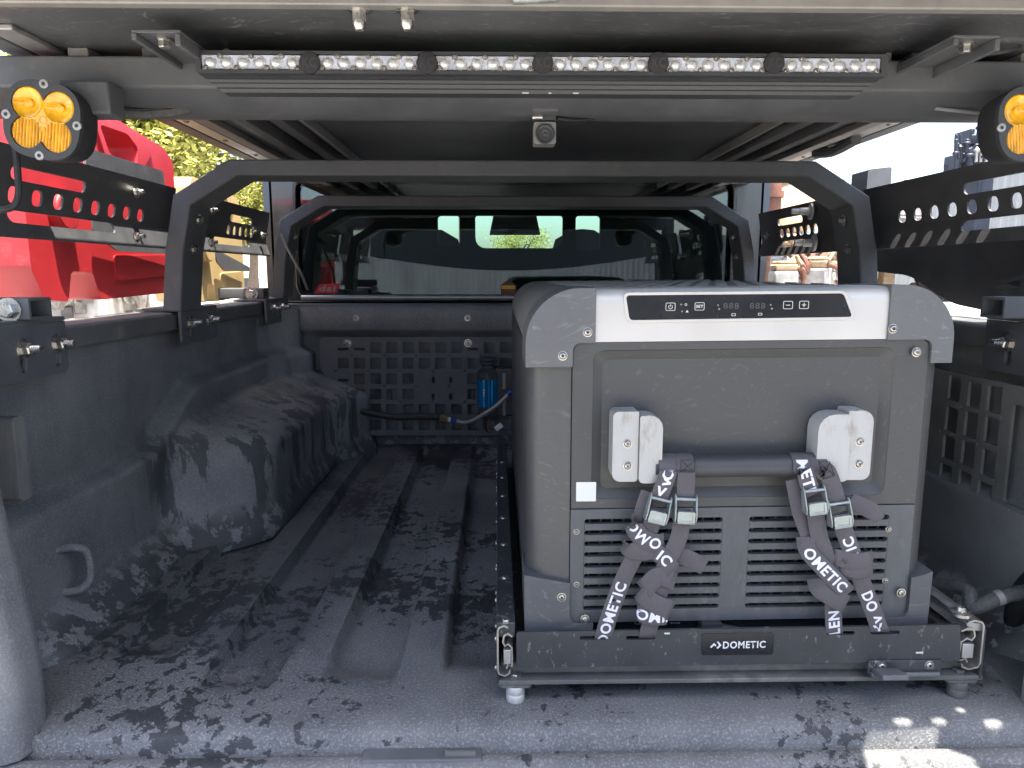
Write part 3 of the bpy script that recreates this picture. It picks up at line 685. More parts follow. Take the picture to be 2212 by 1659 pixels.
# ================================================================== POD LIGHTS (amber, four lobes)
def pod(cx_, cz_, y, rot, label):
    t = thing('pod_light', (cx_, y, cz_), label, 'pod light', 'amber pod lights on the rack')
    Rm = Matrix.Rotation(rot, 4, 'Y'); C0 = Vector((cx_, y, cz_))
    F = lambda a, b, tt: C0 + Rm @ Vector((a, tt, b))
    S = 0.046
    ol = [(r*math.cos(q), r*math.sin(q)) for q in (2*PI*i/48 for i in range(48)) for r in [0.0462*(1+0.105*(abs(math.cos(2*(q)))-0.35 if False else (0.5-0.5*math.cos(4*q))))]]
    lob = [(-0.0185, 0.0175), (0.0185, 0.0175), (-0.0175, -0.0170), (0.0175, -0.0170)]
    def inl(x, z, g=0): return any((x-a)**2+(z-b)**2 < (0.0195+g)**2 for a, b in lob)
    hol = []
    for i in range(72):
        q = 2*PI*i/72; r = 0.045
        while r > 0.008 and not inl(r*math.cos(q), r*math.sin(q)): r -= 0.0004
        hol.append((r*math.cos(q), r*math.sin(q)))
    bm = bmesh.new(); plate(bm, ol, [hol], 0.0, 0.007, F); bz = finish('bezel', bm, 'housing', t, bev=0.0012)
    bm = bmesh.new()
    rings = [(1.0, 0.0072), (1.0, 0.022), (0.93, 0.045), (0.62, 0.062)]
    RR = [[bm.verts.new(F(a*s, b*s, d)) for a, b in ol] for s, d in rings]
    for A_, B_ in zip(RR, RR[1:]):
        for i in range(48): bm.faces.new((A_[i], A_[(i+1) % 48], B_[(i+1) % 48], B_[i]))
    bm.faces.new(RR[-1]); bm.faces.new(RR[0][::-1])
    finish('body', bm, 'rubber', t, ang=25)
    for i, (a, b) in enumerate(lob):
        bm = bmesh.new()
        if i < 2:   # round reflector bowls behind a smooth lens
            lathe(bm, [(0.0193, 0.0060), (0.0193, 0.0020), (0.0180, 0.0010), (0.0165, 0.0026), (0.0110, 0.0046), (0.0055, 0.0056), (0.0050, 0.0030), (0.0001, 0.0025)], F(a, b, 0), Rm @ Vector((0, 1, 0)), 26)
            finish('lens', bm, 'amber', t, ang=30)
        else:       # ribbed flood lenses
            n = 9
            o_ = [(0.0188*math.cos(2*PI*k/26)+a, 0.0188*math.sin(2*PI*k/26)+b) for k in range(26)]
            plate(bm, o_, [], 0.0028, 0.006, F)
            for k in range(n):
                x = a-0.0155+0.031*k/(n-1); h = math.sqrt(max(0, 0.018**2-(x-a)**2))
                if h > 0.003: cyl(bm, F(x, b-h, 0.0026), F(x, b+h, 0.0026), 0.0016, 6)
            finish('ribbed_lens', bm, 'amber2', t, ang=60)
    bm = bmesh.new(); plate(bm, [(0, 0.013), (0.012, 0), (0, -0.013), (-0.012, 0)], [], 0.0022, 0.006, F); finish('centre_lens', bm, 'amber', t)
    bm = bmesh.new(); plate(bm, circ(0, 0.0, 0.0052, 16), [circ(0, 0, 0.0036, 16)], 0.0014, 0.0026, F); finish('lens_emblem', bm, 'amber2', t)
    s0 = None
    for a, b in ((0.0, 0.0425), (0.0, -0.0425), (-0.0425, 0.0), (0.0425, 0.0)):
        bm = bmesh.new(); lathe(bm, [(0.0055, 0.0015), (0.0055, -0.0006), (0.0048, -0.0012), (0.0024, -0.0012), (0.0020, 0.0008), (0.0001, 0.0008)], F(a, b, 0), Rm @ Vector((0, 1, 0)), 16)
        finish('screw', bm, 'alu', t, ang=40)
    bm = bmesh.new(); tp = F(0.012, 0.04, 0.05); box(bm, (tp.x-0.012, tp.y-0.02, 0.748), (tp.x+0.05, tp.y+0.02, 0.7885)); finish('mount', bm, 'powder', t, bev=0.003)
    return t
pc = at(90, 259, y=0.93); pod(pc.x, pc.z, 0.93, R(9), 'amber pod light hanging at the left end of the rack, wholly in view')
pc2 = at(2236, 264, y=0.93); pod(pc2.x, pc2.z, 0.93, R(-9), 'amber pod light cut off by the right edge of the photo')
bm = bmesh.new(); tube(bm, [at(34, 318, y=0.955), at(38, 370, y=0.95), at(40, 420, y=0.945), at(28, 446, y=0.94), at(0, 452, y=0.935), at(-40, 440, y=0.95)], 0.0042, 10)
tag(finish('lamp_cable', bm, 'rubber'), 'black cable looping down in front of the left side panel', 'cable')
bm = bmesh.new(); tube(bm, [at(190, 222, y=1.0), at(240, 240, y=1.03), at(320, 246, y=1.045), at(400, 236, y=1.05), at(450, 215, y=1.07)], 0.007, 10)
tag(finish('wiring_loom', bm, 'braid'), 'thick wiring loom sagging below the rack beam at left', 'cable')
bm = bmesh.new(); tube(bm, [at(2020, 234, y=1.03), at(2070, 240, y=1.03), at(2130, 246, y=1.03)], 0.0025, 8)
tag(finish('wiring_loom', bm, 'grey'), 'pale wire tucked under the rack beam at right', 'cable')

# ================================================================== REAR CAMERA
rc = thing('rear_camera', tuple(at(1178, 275, y=1.1)), 'small square reversing camera hanging from the rack beam', 'camera')
a, b = at(1150, 205, y=1.043), at(1205, 242, y=1.043)
bm = bmesh.new(); plate(bm, rrect(a.x, b.z, b.x, a.z, 0.001), [rrect((a.x+b.x)/2-0.0035, b.z+0.009, (a.x+b.x)/2+0.0035, a.z-0.001, 0.003)], 1.040, 1.0435, XZ); finish('bracket', bm, 'powder', rc, bev=0.0008)
a, b = at(1153, 245, y=1.06), at(1201, 262, y=1.06)
bm = bmesh.new(); box(bm, (a.x, 1.055, b.z), (b.x, 1.075, a.z-.001)); finish('pivot', bm, 'housing', rc, bev=0.0015)
bm = bmesh.new(); cyl(bm, (a.x-0.002, 1.058, (a.z+b.z)/2), (a.x+0.012, 1.058, (a.z+b.z)/2), 0.004, 10); finish('pivot_screw', bm, 'steel', rc)
a, b = at(1153, 262, y=1.05), at(1201, 311, y=1.05); c = (a+b)/2
bm = bmesh.new(); plate(bm, rrect(a.x, b.z, b.x, a.z-0.0006, 0.003), [], 1.05, 1.078, XZ); finish('camera_body', bm, 'plugp', rc, bev=0.002)
bm = bmesh.new(); lathe(bm, [(0.0135, 0.002), (0.0135, -0.002), (0.0122, -0.003), (0.0115, -0.001), (0.0085, 0.0), (0.008, -0.002), (0.0065, -0.002), (0.006, 0.0), (0.003, 0.0005), (0.0001, -0.001)], (c.x, 1.049, c.z-0.002), (0, 1, 0), 24); finish('lens', bm, 'housing', rc, ang=30)
bm = bmesh.new(); tube(bm, [at(1203, 256, y=1.068), at(1240, 260, y=1.08), at(1280, 256, y=1.1), at(1310, 244, y=1.12)], 0.0025, 8); finish('lead', bm, 'rubber', rc)

# ================================================================== FRIDGE ON ITS SLIDE
FY = 0.88
fr = thing('portable_fridge', (0.295, 1.36, 0.06), 'grey portable fridge box with silver front strip and control display', 'fridge')
def Z6(zx, zy, y=FY): return at(1062+.48*zx, 575+.48*zy, y=y)
T = lambda x, y, z: Vector((x, y, z+0.009*(x-0.29)))
XZT = lambda a, b, t: T(a, t, b)
XL, XR, XA, XB = 0.036, 0.556, 0.0915, 0.532
# body: rounded upright corners, recessed front
def arc(cx_, cy_, r, a0, a1, n=8): return [(cx_+r*math.cos(a0+(a1-a0)*k/n), cy_+r*math.sin(a0+(a1-a0)*k/n)) for k in range(n+1)]
r = 0.030
plan = arc(XL+r, FY+r, r, PI, 1.5*PI) + [(XA-0.001, FY), (XA-0.001, FY+0.03), (XB+0.001, FY+0.03), (XB+0.001, FY)] + arc(XR-r, FY+r, r, 1.5*PI, 2*PI) + arc(XR-r, 1.84-r, r, 0, .5*PI) + arc(XL+r, 1.84-r, r, .5*PI, PI)
bm = bmesh.new(); plate(bm, plan, [], 0.060, 0.462, lambda a, b, t: T(a, b, t)); finish('body', bm, 'fgrey', fr, ang=30)
bm = bmesh.new(); plate(bm, rrect(XL, 0.455, XR, 0.531, [0.002, 0.002, 0.062, 0.062], 10), [], FY+0.006, 1.84, XZT); lid = finish('lid', bm, 'lidtop', fr, bev=0.004, ang=30)
# front panel with pressed-in field
bm = bmesh.new()
a, b = Z6(365, 335), Z6(1860, 1545); c, d = Z6(470, 385), Z6(1745, 1020)
zmid = Z6(1000, 1078).z
plate(bm, rrect(XA, zmid, XB, a.z, [0, 0, 0.012, 0.012]), [rrect(c.x-0.003, d.z-0.003, d.x+0.003, c.z+0.003, 0.012)], FY-0.004, FY+0.02, XZT)
finish('front_panel', bm, 'fpanel', fr, bev=0.002)
bm = bmesh.new()
o_ = rrect(c.x-0.0029, d.z-0.0029, d.x+0.0029, c.z+0.0029, 0.0119, 5); i_ = rrect(c.x+0.009, d.z+0.009, d.x-0.009, c.z-0.009, 0.008, 5)
A = [bm.verts.new(XZT(p[0], p[1], FY-0.0035)) for p in o_]; B = [bm.verts.new(XZT(p[0], p[1], FY+0.004)) for p in i_]
for i in range(len(o_)): bm.faces.new((A[i], A[(i+1) % len(o_)], B[(i+1) % len(o_)], B[i]))
bm.faces.new(B); finish('pressed_field', bm, 'fpanel', fr, ang=25)
# grille panel
e, f_ = Z6(418, 1131), Z6(1018, 1534); g_, h_ = Z6(1158, 1131), Z6(1750, 1534)
pz = (e.z-f_.z-0.0062)/8
rs = 0.0032
bm = bmesh.new()
plate(bm, rrect(XA, 0.103, XB, zmid-0.0012, [0.012, 0.012, 0, 0]), [rrect(e.x, f_.z, f_.x, e.z, rs), rrect(g_.x, f_.z, h_.x, e.z, rs)], FY-0.003, FY+0.006, XZT)
gp = finish('grille_panel', bm, 'grille', fr, bev=0.001)
for (x0, x1) in ((e.x, f_.x), (g_.x, h_.x)):
    src = None
    for k in range(8):
        ztop, zbot = e.z-rs-pz*k, e.z-rs-pz*(k+1)
        ol = []
        for j in range(5): t = j/4*PI/2; ol.append((x0+rs-rs*math.cos(t), ztop-rs*math.sin(t)))
        for j in range(5): t = PI/2-j/4*PI/2; ol.append((x1-rs+rs*math.cos(t), ztop-rs*math.sin(t)))
        for j in range(5): t = j/4*PI/2; ol.append((x1-rs+rs*math.cos(t), zbot+rs*math.sin(t)))
        for j in range(5): t = PI/2-j/4*PI/2; ol.append((x0+rs-rs*math.cos(t), zbot+rs*math.sin(t)))
        if src is None:
            bm = bmesh.new(); plate(bm, ol, [], FY-0.0027, FY+0.0055, XZT); src = finish('slat', bm, 'grille', gp, smooth=False); s0 = ORG[src]
        else: inst(src, s0-Vector((0, 0, pz*k)), gp)
    bm = bmesh.new()
    for k in range(12):
        x = x0+(x1-x0)*(k+0.5)/12; box(bm, (x-0.0012, FY+0.007, f_.z-0.002), (x+0.0012, FY+0.014, e.z+0.002))
    for k in range(16):
        z = f_.z+(e.z-f_.z)*k/16+random.uniform(-.002, .002); x = x0+(x1-x0)*random.random()*0.6; box(bm, (x, FY+0.008, z), (x+0.02+0.03*random.random(), FY+0.012, z+0.0015))
    finish('inner_fin', bm, 'grille', gp, kind='stuff', smooth=False)
    bm = bmesh.new(); box(bm, (x0-0.004, FY+0.017, f_.z-0.004), (x1+0.004, FY+0.021, e.z+0.004)); finish('vent_back', bm, 'void', gp, smooth=False)
# lower connector strip
bm = bmesh.new(); box(bm, (XA+0.002, FY+0.006, 0.064), (XB-0.002, FY+0.0285, 0.1015)); finish('socket_strip', bm, 'gloss', fr, bev=0.001)
def flat(name, s, zx, zy, h, m, par, y, width=None, bold=0.01):
    c_ = Z6(zx, zy, y); return text(name, s, h, m, par, lambda a_, b_: Vector((c_.x+a_, y, c_.z+b_)), bold=bold, width=width)
yS = FY+0.0052
flat('socket_lettering', '12/24V=DC', 952, 1552, 0.0032, 'grey', fr, yS, 0.021)
flat('socket_lettering', 'Co', 660, 1604, 0.0050, 'grey', fr, yS, 0.009)
flat('socket_lettering', 'CFX', 770, 1604, 0.0050, 'grey', fr, yS, 0.012)
p = Z6(648, 1567, yS); bm = bmesh.new(); box(bm, (p.x-0.004, yS, p.z-0.004), (p.x+0.004, yS+0.0004, p.z+0.004)); finish('white_mark', bm, 'white', fr)
p = Z6(835, 1575, yS); bm = bmesh.new(); plate(bm, rrect(p.x-0.0085, p.z-0.0055, p.x+0.0085, p.z+0.0055, 0.002), [rrect(p.x-0.007, p.z-0.004, p.x+0.007, p.z+0.004, 0.0015)], yS-0.001, yS+0.0005, XZ); finish('socket_cover', bm, 'housing', fr)
p = Z6(830, 1606, yS); bm = bmesh.new(); box(bm, (p.x-0.006, yS, p.z-0.0004), (p.x+0.004, yS+0.0003, p.z+0.0004)); cyl(bm, (p.x-0.006, yS, p.z), (p.x-0.006, yS+0.0003, p.z), 0.0012, 10); plate(bm, [(p.x+0.003, p.z-0.0014), (p.x+0.006, p.z), (p.x+0.003, p.z+0.0014)], [], yS, yS+.0003, XZ); finish('socket_symbol', bm, 'grey', fr, smooth=False)
p = Z6(975, 1600, yS); bm = bmesh.new(); plate(bm, rrect(p.x-0.014, p.z-0.010, p.x+0.014, p.z+0.006, 0.003), [], FY-0.012, yS, XZ); plg = finish('power_plug', bm, 'rubber', fr, bev=0.003)
bm = bmesh.new(); tube(bm, [p+Vector((0.012, -0.01, -0.004)), p+Vector((0.03, -0.01, -0.007)), p+Vector((0.05, -0.004, -0.016))], 0.006, 10); finish('plug_boot', bm, 'rubber', fr)
# silver strip with display
s0_, s1_ = Z6(475, 120), Z6(1760, 335)
bm = bmesh.new()
prof = [(FY-0.005, 0.4685), (FY-0.005, 0.5165)] + [(FY+0.008-0.013*math.cos(t), 0.5165+0.0165*math.sin(t)) for t in (PI/2*k/6 for k in range(1, 7))] + [(FY+0.06, 0.5335), (FY+0.06, 0.4685)]
A = [bm.verts.new(T(s0_.x-0.002, y, z)) for y, z in prof]; B = [bm.verts.new(T(s1_.x+0.002, y, z)) for y, z in prof]
for i in range(len(prof)): bm.faces.new((A[i], B[i], B[(i+1) % len(prof)], A[(i+1) % len(prof)]))
bm.faces.new(A[::-1]); bm.faces.new(B); bmesh.ops.recalc_face_normals(bm, faces=bm.faces)
finish('silver_strip', bm, 'silver', fr, ang=40)
dy = FY-0.0052
dp = [Z6(605, 133, dy), Z6(1580, 124, dy), Z6(1620, 226, dy), Z6(622, 241, dy)]
dcx = sum((p.x for p in dp))/4; dcz = sum((p.z for p in dp))/4
def grow(ps, k): return [(p.x+(k if p.x > dcx else -k), p.z+(k if p.z > dcz else -k)) for p in ps]
def rpoly(ps, r):
    out = []; n = len(ps)
    for i in range(n):
        p = Vector(ps[i]); a_ = (Vector(ps[i-1])-p).normalized(); b_ = (Vector(ps[(i+1) % n])-p).normalized()
        for k in range(6):
            t = k/5; out.append(tuple((p+a_*r)*(1-t)**2 + p*2*t*(1-t) + (p+b_*r)*t*t))
    return out
bm = bmesh.new(); plate(bm, rpoly(grow(dp, 0.004), 0.008), [rpoly(grow(dp, 0.0005), 0.005)], FY-0.0070, FY-0.004, XZ); finish('display_rim', bm, 'silver', fr, bev=0.0012)
bm = bmesh.new(); plate(bm, rpoly(grow(dp, 0.0003), 0.005), [], FY-0.0056, FY-0.0035, XZ); disp = finish('display', bm, 'gloss', fr, smooth=False)
yD = FY-0.0059
def Zd(dx, dy_): return at(1327.3+.2*dx, 619.4+.2*dy_, y=yD)
for bx, by, kind in ((606, 216, 'power'), (920, 212, 'SET'), (1875, 198, '-'), (2048, 196, '+')):
    c_ = Zd(bx, by)
    bm = bmesh.new(); plate(bm, rrect(c_.x-0.0059, c_.z-0.0048, c_.x+0.0059, c_.z+0.0048, 0.0016), [rrect(c_.x-0.0053, c_.z-0.0042, c_.x+0.0053, c_.z+0.0042, 0.0012)], yD-0.0002, yD+0.0003, XZ)
    if kind == 'power':
        plate(bm, [(c_.x+0.0026*math.sin(t), c_.z-0.0002+0.0026*math.cos(t)) for t in (0.6+5.08*k/16 for k in range(17))]+[(c_.x+0.0020*math.sin(t), c_.z-0.0002+0.0020*math.cos(t)) for t in (5.68-5.08*k/16 for k in range(17))], [], yD-0.0002, yD+0.0003, XZ)
        box(bm, (c_.x-0.0003, yD-0.0002, c_.z), (c_.x+0.0003, yD+0.0003, c_.z+0.003))
    elif kind in '-+':
        box(bm, (c_.x-0.0026, yD-0.0002, c_.z-0.00035), (c_.x+0.0026, yD+0.0003, c_.z+0.00035))
        if kind == '+': box(bm, (c_.x-0.00035, yD-0.00025, c_.z-0.0026), (c_.x+0.00035, yD+0.00025, c_.z+0.0026))
    bt = finish('button', bm, 'cream', disp, smooth=False)
    if kind == 'SET': text('button_lettering', 'SET', 0.0037, 'cream', disp, lambda a_, b_: Vector((c_.x+a_, yD-0.0002, c_.z+b_)), bold=0.03, width=0.0088)
for x in (1260, 1545):
    c_ = Zd(x, 205); text('segment_digits', '888', 0.0070, 'dim', disp, lambda a_, b_: Vector((c_.x+a_, yD-0.0001, c_.z+b_)), bold=0.0, width=0.019)
bm = bmesh.new()
for x, y, r_ in ((720, 191, .001), (732, 266, .001), (1118, 200, .001), (1130, 240, .0012), (1688, 195, .001), (1700, 236, .0012)):
    c_ = Zd(x, y); cyl(bm, (c_.x, yD-0.0001, c_.z), (c_.x, yD+0.0002, c_.z), r_, 10)
finish('indicator_dots', bm, 'grey', disp)
bm = bmesh.new()
c_ = Zd(1286, 302); plate(bm, rrect(c_.x-0.0024, c_.z-0.0016, c_.x+0.0024, c_.z+0.0016, 0.0003), [rrect(c_.x-0.0019, c_.z-0.0011, c_.x+0.0019, c_.z+0.0011, 0.0003)], yD-.0002, yD+.0002, XZ)
c_ = Zd(1573, 298); plate(bm, rrect(c_.x-0.0024, c_.z-0.0012, c_.x+0.0024, c_.z+0.0016, 0.0003), [rrect(c_.x-0.0019, c_.z-0.0007, c_.x+0.0019, c_.z+0.0011, 0.0003)], yD-.0002, yD+.0002, XZ)
c_ = Zd(785, 266); plate(bm, [(c_.x-0.0018, c_.z-0.0012), (c_.x+0.0018, c_.z-0.0012), (c_.x, c_.z+0.0016)], [], yD-.0002, yD+.0002, XZ)
c_ = Zd(772, 192); plate(bm, circ(c_.x, c_.z, 0.0015), [circ(c_.x, c_.z, 0.0010)], yD-.0002, yD+.0002, XZ)
finish('compartment_symbols', bm, 'cream', disp, smooth=False)
# corner caps
kz = lambda zx, zy: Z6(zx, zy)
def cap(name, ol, y0, y1, m, bev=0.004):
    bm = bmesh.new(); plate(bm, ol, [], y0, y1, XZT); return finish(name, bm, m, fr, bev=bev, seg=3, ang=40)
R0 = 0.066; XLc, XRc = 0.0335, 0.5585; zT = 0.5345; zB = 0.4385; zM = 0.4675; xi0, xi1 = 0.1185, 0.4765
ol = [(XLc, zB), (0.0915, zB), (0.0915, zM-0.010)] + [(0.1005-0.009*math.cos(t), zM-0.009+0.009*math.sin(t)) for t in (PI/2*k/5 for k in range(1, 6))] + [(xi0, zM), (xi0, zT)] + arc(XLc+R0, zT-R0, R0, .5*PI, PI, 12)
capL = cap('corner_cap', ol, FY-0.0085, FY+0.10, 'fcap')
ol = [(XRc, zB), (0.532, zB), (0.532, zM-0.010)] + [(0.523+0.009*math.cos(t), zM-0.009+0.009*math.sin(t)) for t in (PI/2*k/5 for k in range(1, 6))] + [(xi1, zM), (xi1, zT)] + arc(XRc-R0, zT-R0, R0, .5*PI, 0, 12)
capR = cap('corner_cap', ol, FY-0.0085, FY+0.10, 'fcap')
ol = [(XLc-0.001, 0.172), (0.0915, 0.160), (0.0915, 0.122)] + [(0.1015-0.010*math.cos(t), 0.118-0.013*math.sin(t)) for t in (PI/2*k/5 for k in range(1, 6))] + [(0.122, 0.105), (0.122, 0.059)] + arc(XLc+0.03, 0.088, 0.030, 1.5*PI, PI, 8)
footL = cap('foot_cap', ol, FY-0.0085, FY+0.07, 'fcapdark')
ol = [(XRc+0.001, 0.168), (0.545, 0.162), (0.532, 0.160), (0.532, 0.122)] + [(0.522+0.010*math.cos(t), 0.118-0.013*math.sin(t)) for t in (PI/2*k/5 for k in range(1, 6))] + [(0.50, 0.105), (0.50, 0.059)] + arc(XRc-0.03, 0.088, 0.030, 1.5*PI, 2*PI, 8)
footR = cap('foot_cap', ol, FY-0.0085, FY+0.07, 'fcapdark')
for par, zx, zy in ((capL, 432, 297), (capL, 320, 403), (capR, 1806, 281), (capR, 1912, 387), (footL, 315, 1490), (footL, 420, 1588), (footR, 1843, 1470)):
    p = Z6(zx, zy, FY-0.0085); capscrew(par, p, (0, -1, 0), 0.0044)
for zx, zy in ((382, 1196), (382, 1433), (1786, 1184), (1771, 1416)):
    p = Z6(zx, zy, FY-0.003); capscrew(gp, p, (0, -1, 0), 0.0028)
# anti-slip dashes on the lid and a side handle pod
bm = bmesh.new()
for j in range(16):
    for k in range(13):
        x = 0.11+0.03*k+(0.015 if j % 2 else 0); y = 0.96+0.05*j
        z = 0.531+0.009*(x-0.29)
        box(bm, (x, y, z), (x+0.016, y+0.012, z+0.0022))
finish('tread_dash', bm, 'lidtop', fr, kind='stuff', smooth=False)
# blank white label
p = Z6(425, 1015, FY-0.0045); bm = bmesh.new(); plate(bm, rrect(p.x-0.0125, p.z-0.0125, p.x+0.0125, p.z+0.0125, 0.001), [], FY-0.0047, FY-0.0041, XZ); finish('white_label', bm, 'white', fr, smooth=False)
# handle: two brackets, two arms, bar
def hbox(zx0, zy0, zx1, zy1, yf, yb, rr, name, m='handle'):
    a_, b_ = Z6(zx0, zy0, yf), Z6(zx1, zy1, yf)
    bm = bmesh.new(); plate(bm, rrect(a_.x, b_.z, b_.x, a_.z, rr), [], yf, yb, XZ); return finish(name, bm, m, fr, bev=0.0045, seg=4, ang=45)
m1 = hbox(548, 655, 656, 970, 0.852, 0.8835, [0.010, 0.004, 0.002, 0.007], 'handle_mount')
m2 = hbox(670, 672, 764, 978, 0.848, 0.8795, [0.006, 0.012, 0.016, 0.004], 'handle_arm')
m3 = hbox(1610, 650, 1700, 962, 0.852, 0.8835, [0.004, 0.010, 0.014, 0.002], 'handle_mount')
m4 = hbox(1476, 668, 1602, 970, 0.848, 0.8795, [0.014, 0.006, 0.004, 0.020], 'handle_arm')
for par, zx, zy in ((m1, 612, 799), (m1, 612, 899), (m3, 1657, 790), (m3, 1653, 890)):
    p = Z6(zx, zy, 0.8518); capscrew(par, p, (0, -1, 0), 0.0042)
b0, b1 = Z6(740, 918, 0.846), Z6(1500, 912, 0.846)
BR = 0.0138; BYc = 0.860; BZ = (b0.z+b1.z)/2
bm = bmesh.new(); cyl(bm, (b0.x, BYc, BZ), (b1.x, BYc, BZ+0.002), BR, 40); finish('handle_bar', bm, 'housing', fr, ang=30)

# ================================================================== FRIDGE SLIDE
sl = thing('fridge_slide', (0.295, 1.36, 0.0), 'black scuffed slide-out tray with steel runners under the fridge', 'slide tray')
SY = 0.853
def Z3(zx, zy, y=SY): return at(1017.5+.54*zx, 1238.7+.54*zy, y=y)
a, b = Z3(182, 236), Z3(1958, 206); c, d = Z3(182, 378), Z3(1958, 350)
bm = bmesh.new()
ol = rpoly([(c.x, c.z), (d.x, d.z), (b.x, b.z), (a.x, a.z)], 0.004)
hs = []
for x0, x1, zy in ((435, 555, 257), (620, 738, 257), (1420, 1535, 238), (1598, 1715, 236)):
    p, q = Z3(x0, zy), Z3(x1, zy); hs.append(rrect(p.x, p.z-0.003, q.x, p.z+0.0022, 0.0024))
plate(bm, ol, hs, SY, SY+0.004, XZ)
tp = finish('front_plate', bm, 'tray', sl, smooth=False)
a2, b2 = Z3(925, 241, SY-0.0008), Z3(1208, 324, SY-0.0008)
bm = bmesh.new(); plate(bm, rrect(a2.x, b2.z, b2.x, a2.z, 0.003), [], SY-0.0012, SY-0.0002, XZ); bp = finish('badge_plate', bm, 'gloss', tp, bev=0.0004)
c_ = Z3(1093, 285, SY-0.0014)
text('badge_lettering', 'DOMETIC', 0.0098, 'white', tp, lambda a_, b_: Vector((c_.x+a_, SY-0.0015, c_.z+b_+0.01*a_)), bold=0.024, width=0.0545)
bm = bmesh.new()
c_ = Z3(979, 288, SY-0.0014); S = 0.0013
pts = lambda L_: [(c_.x+x*S, c_.z+z*S) for x, z in L_]
plate(bm, pts([(-5.5, -1.5), (-1.7, 2.6), (0.7, 0.1), (-0.4, -1.0), (-1.7, 0.4), (-4.3, -2.6)]), [], SY-0.0016, SY-0.0009, XZ)
plate(bm, pts([(1.0, 3.4), (2.1, 4.2), (5.6, 0.2), (2.0, -3.6), (0.8, -2.5), (3.4, 0.2)][::1]), [], SY-0.0016, SY-0.0009, XZ)
finish('badge_emblem', bm, 'white', tp, smooth=False)
bm = bmesh.new()
for zx, zy, l in ((785, 241, 24), (1795, 318, 30)): p = Z3(zx, zy, SY-0.001); box(bm, (p.x-0.0003*l/2, SY-0.0006, p.z-0.001), (p.x+0.0003*l/2, SY-0.0001, p.z+0.001))
finish('paint_chip', bm, 'cream', tp)
bm = bmesh.new(); box(bm, (0.02, SY+0.005, 0.052), (0.575, 1.80, 0.058)); finish('tray_floor', bm, 'tray', sl)
bm = bmesh.new(); a, b = Z3(120, 385, SY+0.003), Z3(2010, 430, SY+0.003); box(bm, (-0.002, SY+0.003, 0.028), (0.628, 1.85, 0.034)); box(bm, (0.003, SY+0.02, 0.0345), (0.622, SY+0.05, 0.050))
finish('base_plate', bm, 'dustplate', sl, bev=0.001)
def railbox(x0, x1, y0, y1, z0, z1, m, name, bev=0.0015):
    bm = bmesh.new(); box(bm, (x0, y0, z0), (x1, y1, z1)); return finish(name, bm, m, sl, bev=bev)
rl = railbox(-0.003, 0.021, SY+0.006, 1.90, 0.092, 0.112, 'tray', 'runner_cover')
railbox(-0.003, 0.000, SY+0.002, 1.90, 0.030, 0.0915, 'tray', 'runner_wall')
railbox(0.622, 0.626, SY+0.002, 1.90, 0.030, 0.100, 'tray', 'runner_wall')
railbox(0.602, 0.6215, SY+0.006, 1.90, 0.094, 0.106, 'alu', 'runner_cover')
bm = bmesh.new(); src = None
for k in range(7):
    p = Vector((0.009, 0.865+0.13*k, 0.112))
    if src is None: src = capscrew(rl, p, (0, 0, 1), 0.005, name='rivet'); d0 = ORG[src]-p
    else: inst(src, p+d0, rl)
src = None
for k in range(9):
    for z in (0.085, 0.045):
        p = Vector((-0.003, 0.87+0.11*k, z))
        if src is None: src = capscrew(rl, p, (-1, 0, 0), 0.0035, name='side_rivet'); d0 = ORG[src]-p
        else: inst(src, p+d0, rl)
def runner(zs, s, name):
    """pressed C and S sections of a ball slide, seen end on"""
    x0, x1, zt, zb = zs; t = 0.0022
    def ribbon_prof(pts, m, nm):
        pts = [Vector((x0+(x1-x0)*(p[0] if s > 0 else 1-p[0]), zb+(zt-zb)*p[1])) for p in pts]
        bm = bmesh.new(); L_ = []; R_ = []
        for i, p in enumerate(pts):
            d_ = (pts[min(i+1, len(pts)-1)]-pts[max(i-1, 0)]).normalized(); n_ = Vector((-d_.y, d_.x)); L_.append(p+n_*t/2); R_.append(p-n_*t/2)
        plate(bm, [tuple(p) for p in L_+R_[::-1]], [], SY+0.001, SY+0.5, XZ); finish(nm, bm, m, sl, ang=40)
    ribbon_prof([(0.72, 0.93), (0.45, 0.97), (0.12, 0.93), (0.04, 0.86), (0.04, 0.12), (0.12, 0.04), (0.5, 0.0), (0.80, 0.05), (0.82, 0.11)], 'slide', 'outer_runner')
    ribbon_prof([(0.98, 0.76), (0.70, 0.82), (0.45, 0.78), (0.38, 0.66), (0.50, 0.58), (0.72, 0.62), (0.95, 0.55), (0.98, 0.35), (0.95, 0.18), (0.7, 0.22), (0.6, 0.14)], 'slide', 'inner_runner')
    a_, b_ = sorted((x0+(x1-x0)*(0.42 if s > 0 else 0.58), x0+(x1-x0)*(0.9 if s > 0 else 0.1)))
    bm = bmesh.new(); box(bm, (a_, SY-0.001, zb+(zt-zb)*0.24), (b_, SY+0.02, zb+(zt-zb)*0.52)); finish('ball_cage', bm, 'alu', sl, bev=0.001)
pA, pB = Z3(104, 206), Z3(166, 412)
runner((pA.x, pB.x, pA.z, pB.z), 1, 'l')
pA, pB = Z3(1968, 185), Z3(2040, 385)
runner((pA.x, pB.x, pA.z, pB.z), -1, 'r')
pA = Z3(1985, 158); bm = bmesh.new(); lathe(bm, [(0.001, 0), (0.013, 0), (0.013, 0.004), (0.007, 0.006), (0.006, 0.011), (0.0005, 0.012)], (pA.x, SY+0.012, pA.z-0.008), (0, 0, 1), 12); finish('end_cap', bm, 'steel', sl)
